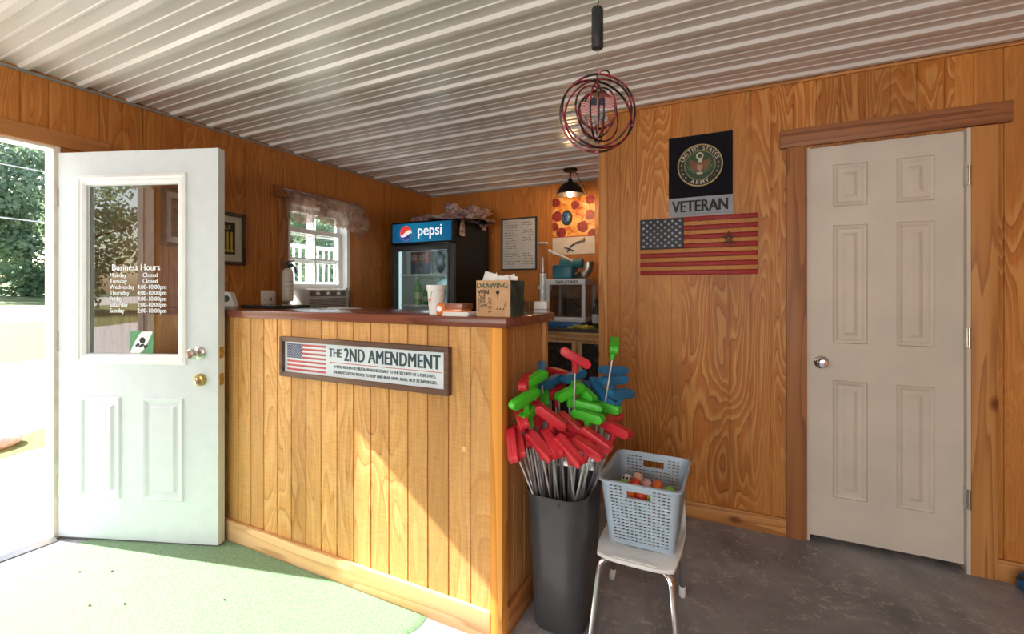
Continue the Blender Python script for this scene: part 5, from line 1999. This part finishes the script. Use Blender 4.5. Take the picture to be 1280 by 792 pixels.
for hue, hp, gp, ax, lab in PUTTERS:
    hp = Vector(hp)
    g = Vector((gp[0], gp[1], .022))
    up = (hp - g)
    Ln = up.length
    up.normalize()
    t = thing('putter', lab, 'putter', g, 0, 'putters in the bin')
    m_ = MB()
    m_.cyl(up * .20, up * (Ln - .030), .0046, n=10)
    m_.build('shaft', MAT['steel'], t)
    m_ = MB()
    m_.lathe([(.008, 0), (.0115, .01), (.0105, .21), (.007, .225)], (0, 0, 0), up, 10)
    m_.build('grip', GRIP, t)
    A = Vector(ax).normalized()
    A = (A - up * A.dot(up) * .45).normalized()
    U = (up - A * up.dot(A)).normalized()
    W = A.cross(U)
    m_ = MB()
    # side outline of the head: flat sole, rounded ends, slightly arched back
    out = []
    hl, hh = .068, .018
    for i in range(9):
        a = R(-90 + 180 * i / 8)
        out.append((hl - hh * .95 + hh * .95 * math.cos(a), hh * math.sin(a)))
    for i in range(9):
        a = R(90 + 180 * i / 8)
        out.append((-hl + hh * .95 + hh * .95 * math.cos(a), hh * math.sin(a)))
    lay = []
    for wv, k in ((-.0185, .88), (-.0165, .98), (-.0025, 1.0), (-.0018, .965), (.0018, .965), (.0025, 1.0), (.0165, .98), (.0185, .88)):
        lay.append([m_.v(A * (p[0] * (k if k < .9 else 1) + (0 if True else 0)) + U * p[1] * k + W * wv + up * Ln) for p in out])
    n_ = len(out)
    for P0, P1 in zip(lay, lay[1:]):
        for i in range(n_):
            m_.bm.faces.new((P0[i], P0[(i + 1) % n_], P1[(i + 1) % n_], P1[i]))
    m_.bm.faces.new(lay[0])
    m_.bm.faces.new(lay[-1])
    m_.lathe([(.0085, Ln - .062), (.0105, Ln - .060), (.0125, Ln - .03), (.016, Ln - .010)], (0, 0, 0), up, 14)
    m_.build('head', MAT[HUES[hue]], t, angle=40)

# ------------------------------------------------------------------ white stool with the ball basket
stl = thing('stool', 'white plastic seat on four bent chrome legs beside the putter bin', 'stool', (-.332, 1.86, 0))
mb = MB()
G, nx, ny = [], 20, 24
def seat_pt(s, t):
    x = (s - .5) * 2
    y = (t - .5) * 2
    k = 1 - .10 * abs(y) ** 3
    k2 = 1 - .10 * abs(x) ** 4
    z = .352 - .012 * (1 - x * x) * (1 - y * y) - .012 * max(0, -y - .7) / .3
    if y > .55: z += .09 * ((y - .55) / .45) ** 1.6
    return (x * .152 * k, .005 + y * .205 * k2, z)
for i in range(nx + 1):
    G.append([Vector(seat_pt(i / nx, j / ny)) for j in range(ny + 1)])
T = [[mb.v(p) for p in row] for row in G]
Bq = [[mb.v(p - Vector((0, 0, .014))) for p in row] for row in G]
for i in range(nx):
    for j in range(ny):
        mb.bm.faces.new((T[i][j], T[i + 1][j], T[i + 1][j + 1], T[i][j + 1]))
        mb.bm.faces.new((Bq[i][j], Bq[i][j + 1], Bq[i + 1][j + 1], Bq[i + 1][j]))
for i in range(nx):
    mb.bm.faces.new((T[i][0], Bq[i][0], Bq[i + 1][0], T[i + 1][0]))
    mb.bm.faces.new((T[i][ny], T[i + 1][ny], Bq[i + 1][ny], Bq[i][ny]))
for j in range(ny):
    mb.bm.faces.new((T[0][j], T[0][j + 1], Bq[0][j + 1], Bq[0][j]))
    mb.bm.faces.new((T[nx][j], Bq[nx][j], Bq[nx][j + 1], T[nx][j + 1]))
seat = mb.build('seat', MAT['white_plastic'], stl, angle=60)
bv = seat.modifiers.new('bevel', 'BEVEL')
bv.width = .005
bv.segments = 2
bv.limit_method = 'ANGLE'
bv.angle_limit = R(50)
mb = MB()
mb.box(-.085, .085, -.190, -.150, .3395, .3435, .0018)
mb.build('moulded_ridge', MAT['white_plastic'], stl)
for sx_, fy0, fx1_, fy1 in ((-1, -.165, -.150, -.235), (1, -.165, .160, -.225), (-1, .15, -.177, .215), (1, .15, .125, .225)):
    x0_ = sx_ * .118
    pts = [(x0_ * .55, fy0 * .7, .312), (x0_ * .92, fy0, .312), (x0_ * 1.05, fy0 * 1.05, .304), (x0_ * 1.10, fy0 * 1.08, .285), (fx1_, fy1, .02)]
    m_ = MB()
    m_.tube(pts, .0122, 12)
    lg = m_.build('leg', MAT['chrome'], stl, angle=60)
    m_ = MB()
    d_ = (Vector(pts[-1]) - Vector(pts[-2])).normalized()
    m_.lathe([(.0125, -.038), (.0145, -.030), (.0145, .010), (.012, .016)], pts[-1], d_, 16)
    m_.build('rubber_foot', MAT['white_plastic'], lg)

# basket: woven-look walls with real openings
bk = thing('ball_basket', 'pale blue-grey plastic basket of golf balls standing on the white stool', 'basket', (-.325, 1.898, .3475))
BKH, t_w = .252, .004
def wall_pt(side, s, h):
    """side 0 front,1 right,2 back,3 left; s 0..1 along the wall, h height"""
    k = h / BKH
    hx, hy = .122 + .026 * k, .136 + .042 * k
    r = .022 + .010 * k
    L1 = (hx - r) * 2
    L2 = (hy - r) * 2
    return hx, hy, r
def ringpts(h, inset, n_c=6, n_x=26, n_y=26):
    hx, hy, r = wall_pt(0, 0, h)
    hx -= inset; hy -= inset; r = max(.005, r - inset)
    pts = []
    def seg(a, b, n_):
        for i in range(n_):
            f = (i - .22 * (i % 2)) / n_
            pts.append((a[0] + (b[0] - a[0]) * f, a[1] + (b[1] - a[1]) * f))
    def arc(cx_, cy_, a0):
        for i in range(n_c):
            a = R(a0 + 90 * i / n_c)
            pts.append((cx_ + r * math.cos(a), cy_ + r * math.sin(a)))
    seg((-hx + r, -hy), (hx - r, -hy), n_x); arc(hx - r, -hy + r, -90)
    seg((hx, -hy + r), (hx, hy - r), n_y); arc(hx - r, hy - r, 0)
    seg((hx - r, hy), (-hx + r, hy), n_x); arc(-hx + r, hy - r, 90)
    seg((-hx, hy - r), (-hx, -hy + r), n_y); arc(-hx + r, -hy + r, 180)
    return pts
# column layout along each straight: 26 samples -> holes are 1 column wide every 2 columns, staggered rows
NXS, NC = 26, 6
hs_ = [0.0, .012]
z = .012
for _ in range(17):
    hs_ += [z + .0082, z + .0132]
    z += .0132
hs_ += [BKH - .008]
rings_o = [ringpts(h, 0) for h in hs_]
NP = len(rings_o[0])
spans = [(0, NXS), (NXS + NC, NXS), (2 * NXS + 2 * NC, NXS), (3 * NXS + 3 * NC, NXS)]
def is_hole(i, k):
    h0, h1 = hs_[k], hs_[k + 1]
    for si, (s0, ln) in enumerate(spans):
        if s0 <= i < s0 + ln:
            c_ = i - s0
            if si in (0, 2) and 7 <= c_ < 19 and h0 > .185:
                return 8 <= c_ < 18 and h0 > .196 and h1 < .2235
            thin = (h1 - h0) < .0052 and .012 < h0
            if not thin: return False
            rown = round((h0 - .012) / .0132)
            return c_ % 2 == 1
    return False
mb = MB()
VO = [[mb.v((x, y, h)) for x, y in rings_o[k]] for k, h in enumerate(hs_)]
VI = [[mb.v((x, y, max(h, .004))) for x, y in ringpts(h, .0032)] for k, h in enumerate(hs_)]
for k in range(len(hs_) - 1):
    for i in range(NP):
        j = (i + 1) % NP
        if is_hole(i, k): continue
        mb.bm.faces.new((VO[k][i], VO[k][j], VO[k + 1][j], VO[k + 1][i]))
        mb.bm.faces.new((VI[k][i], VI[k + 1][i], VI[k + 1][j], VI[k][j]))
mb.bm.faces.new(VO[0])
mb.bm.faces.new(VI[0][::-1])
# rolled rim
def rimring(off, z): return [mb.v((x, y, z)) for x, y in [(p[0] * (1 + off / .14), p[1] * (1 + off / .17)) for p in ringpts(BKH, 0)]]
R1, R2, R3, R4 = rimring(.001, BKH - .008), rimring(.008, BKH - .006), rimring(.008, BKH), rimring(-.001, BKH + .002)
for A_, B_ in ((VO[-1], R1), (R1, R2), (R2, R3), (R3, R4), (R4, VI[-1])):
    for i in range(NP):
        j = (i + 1) % NP
        mb.bm.faces.new((A_[i], A_[j], B_[j], B_[i]))
mb.build('basket_wall', MAT['basket'], bk, angle=40)
mb = MB()
m = ringpts(BKH - .031, -.0012)
for a, b, c_, d_ in ((-.048, .048, .1925, .1965), (-.048, .048, .2235, .2275)):
    mb.box(a, b, -.1765, -.1650, c_, d_, .001)
mb.build('handle_rim', MAT['basket'], bk)
# balls
BALLM = {'white': plain('white_ball', (.75, .75, .74), .35, var=.02), 'peach': plain('peach_ball', (.82, .50, .34), .35, var=.02),
         'orange': plain('orange_ball', (.85, .16, .02), .35, var=.04), 'red': plain('red_orange_ball', (.75, .07, .03), .35, var=.04),
         'lime': plain('lime_ball', (.30, .62, .08), .35, var=.04), 'olive': plain('yellow_ball', (.50, .45, .05), .35, var=.04), 'pink': plain('pink_ball', (.70, .40, .38), .35, var=.04)}
def ball(col, x, y, z, label):
    m_ = MB()
    m_.sphere((0, 0, 0), .0213, (1, 1, 1), 4)
    o = m_.build('golf_ball', BALLM[col], angle=180)
    o.location = (-.325 + x, 1.898 + y, .3475 + z)
    tag(o, label, 'golf ball', 'golf balls in the basket')
    if col == 'white':
        m_ = MB()
        for k in range(3):
            a = R(-120 + 40 * k)
            m_.lathe([(.004, .0), (.0045, .0012)], Vector((math.cos(a), math.sin(a) * .8, .5)).normalized() * .0206, Vector((math.cos(a), math.sin(a) * .8, .5)), 10)
        m_.build('dark_mark', MAT['ink'], o)
    return o
for col_, x_, y_, z_, lab_ in [
    ('white', -.085, .032, .182, 'white ball with dark marks at the back left of the basket'),
    ('peach', -.043, .040, .192, 'pale peach ball standing highest in the basket'),
    ('red', -.044, -.006, .186, 'red-orange ball in front of the peach ball in the basket'),
    ('lime', -.090, -.016, .178, 'lime ball at the front left of the basket'),
    ('pink', -.001, .016, .183, 'pink and white ball in the middle of the basket'),
    ('orange', .042, .012, .186, 'bright orange ball right of the middle of the basket'),
    ('lime', .094, -.020, .184, 'lime ball at the front right of the basket'),
    ('orange', -.046, -.100, .181, 'orange ball showing in the front handle hole'),
    ('olive', .040, -.100, .181, 'yellow ball showing at the right of the front handle hole'),
    ('red', -.003, -.098, .180, 'red ball showing in the middle of the front handle hole')]:
    ball(col_, x_, y_, z_, lab_)
# the layers underneath that carry the visible balls
rnd = random.Random(9)
base_ = None
pts_ = []
for lz in (.027, .064, .101, .138):
    for ix in range(5):
        for iy in range(6):
            x = -.092 + ix * .046 + (.0 if lz in (.027, .101) else .012)
            y = -.112 + iy * .0445 + (.0 if lz in (.027, .101) else .010)
            if abs(x) > .098 or abs(y) > .118: continue
            pts_.append((x, y, lz))
cols_ = list(BALLM)
for i, (x, y, z) in enumerate(pts_):
    c_ = rnd.choice(cols_)
    o = ball(c_, x + rnd.uniform(-.0008, .0008), y, z, 'golf ball lying deeper in the basket, below the top balls')

# blue ball at the right edge
bb = thing('play_ball', 'blue ball on the concrete floor at the far right, by the baseboard', 'ball', (1.150, 2.765, 0))
mb = MB()
mb.sphere((0, 0, .048), .048, (1, 1, 1), 4)
mb.build('rubber_ball', plain('blue_ball', (.02, .10, .26), .4, var=.1), bb, angle=180)
mb = MB()
mb.lathe([(.0446, -.018), (.0480, -.004), (.0484, .004), (.0450, .018)], (0, 0, .048), (.3, .4, .9), 32, caps=False)
mb.build('dark_band', MAT['black'], bb)
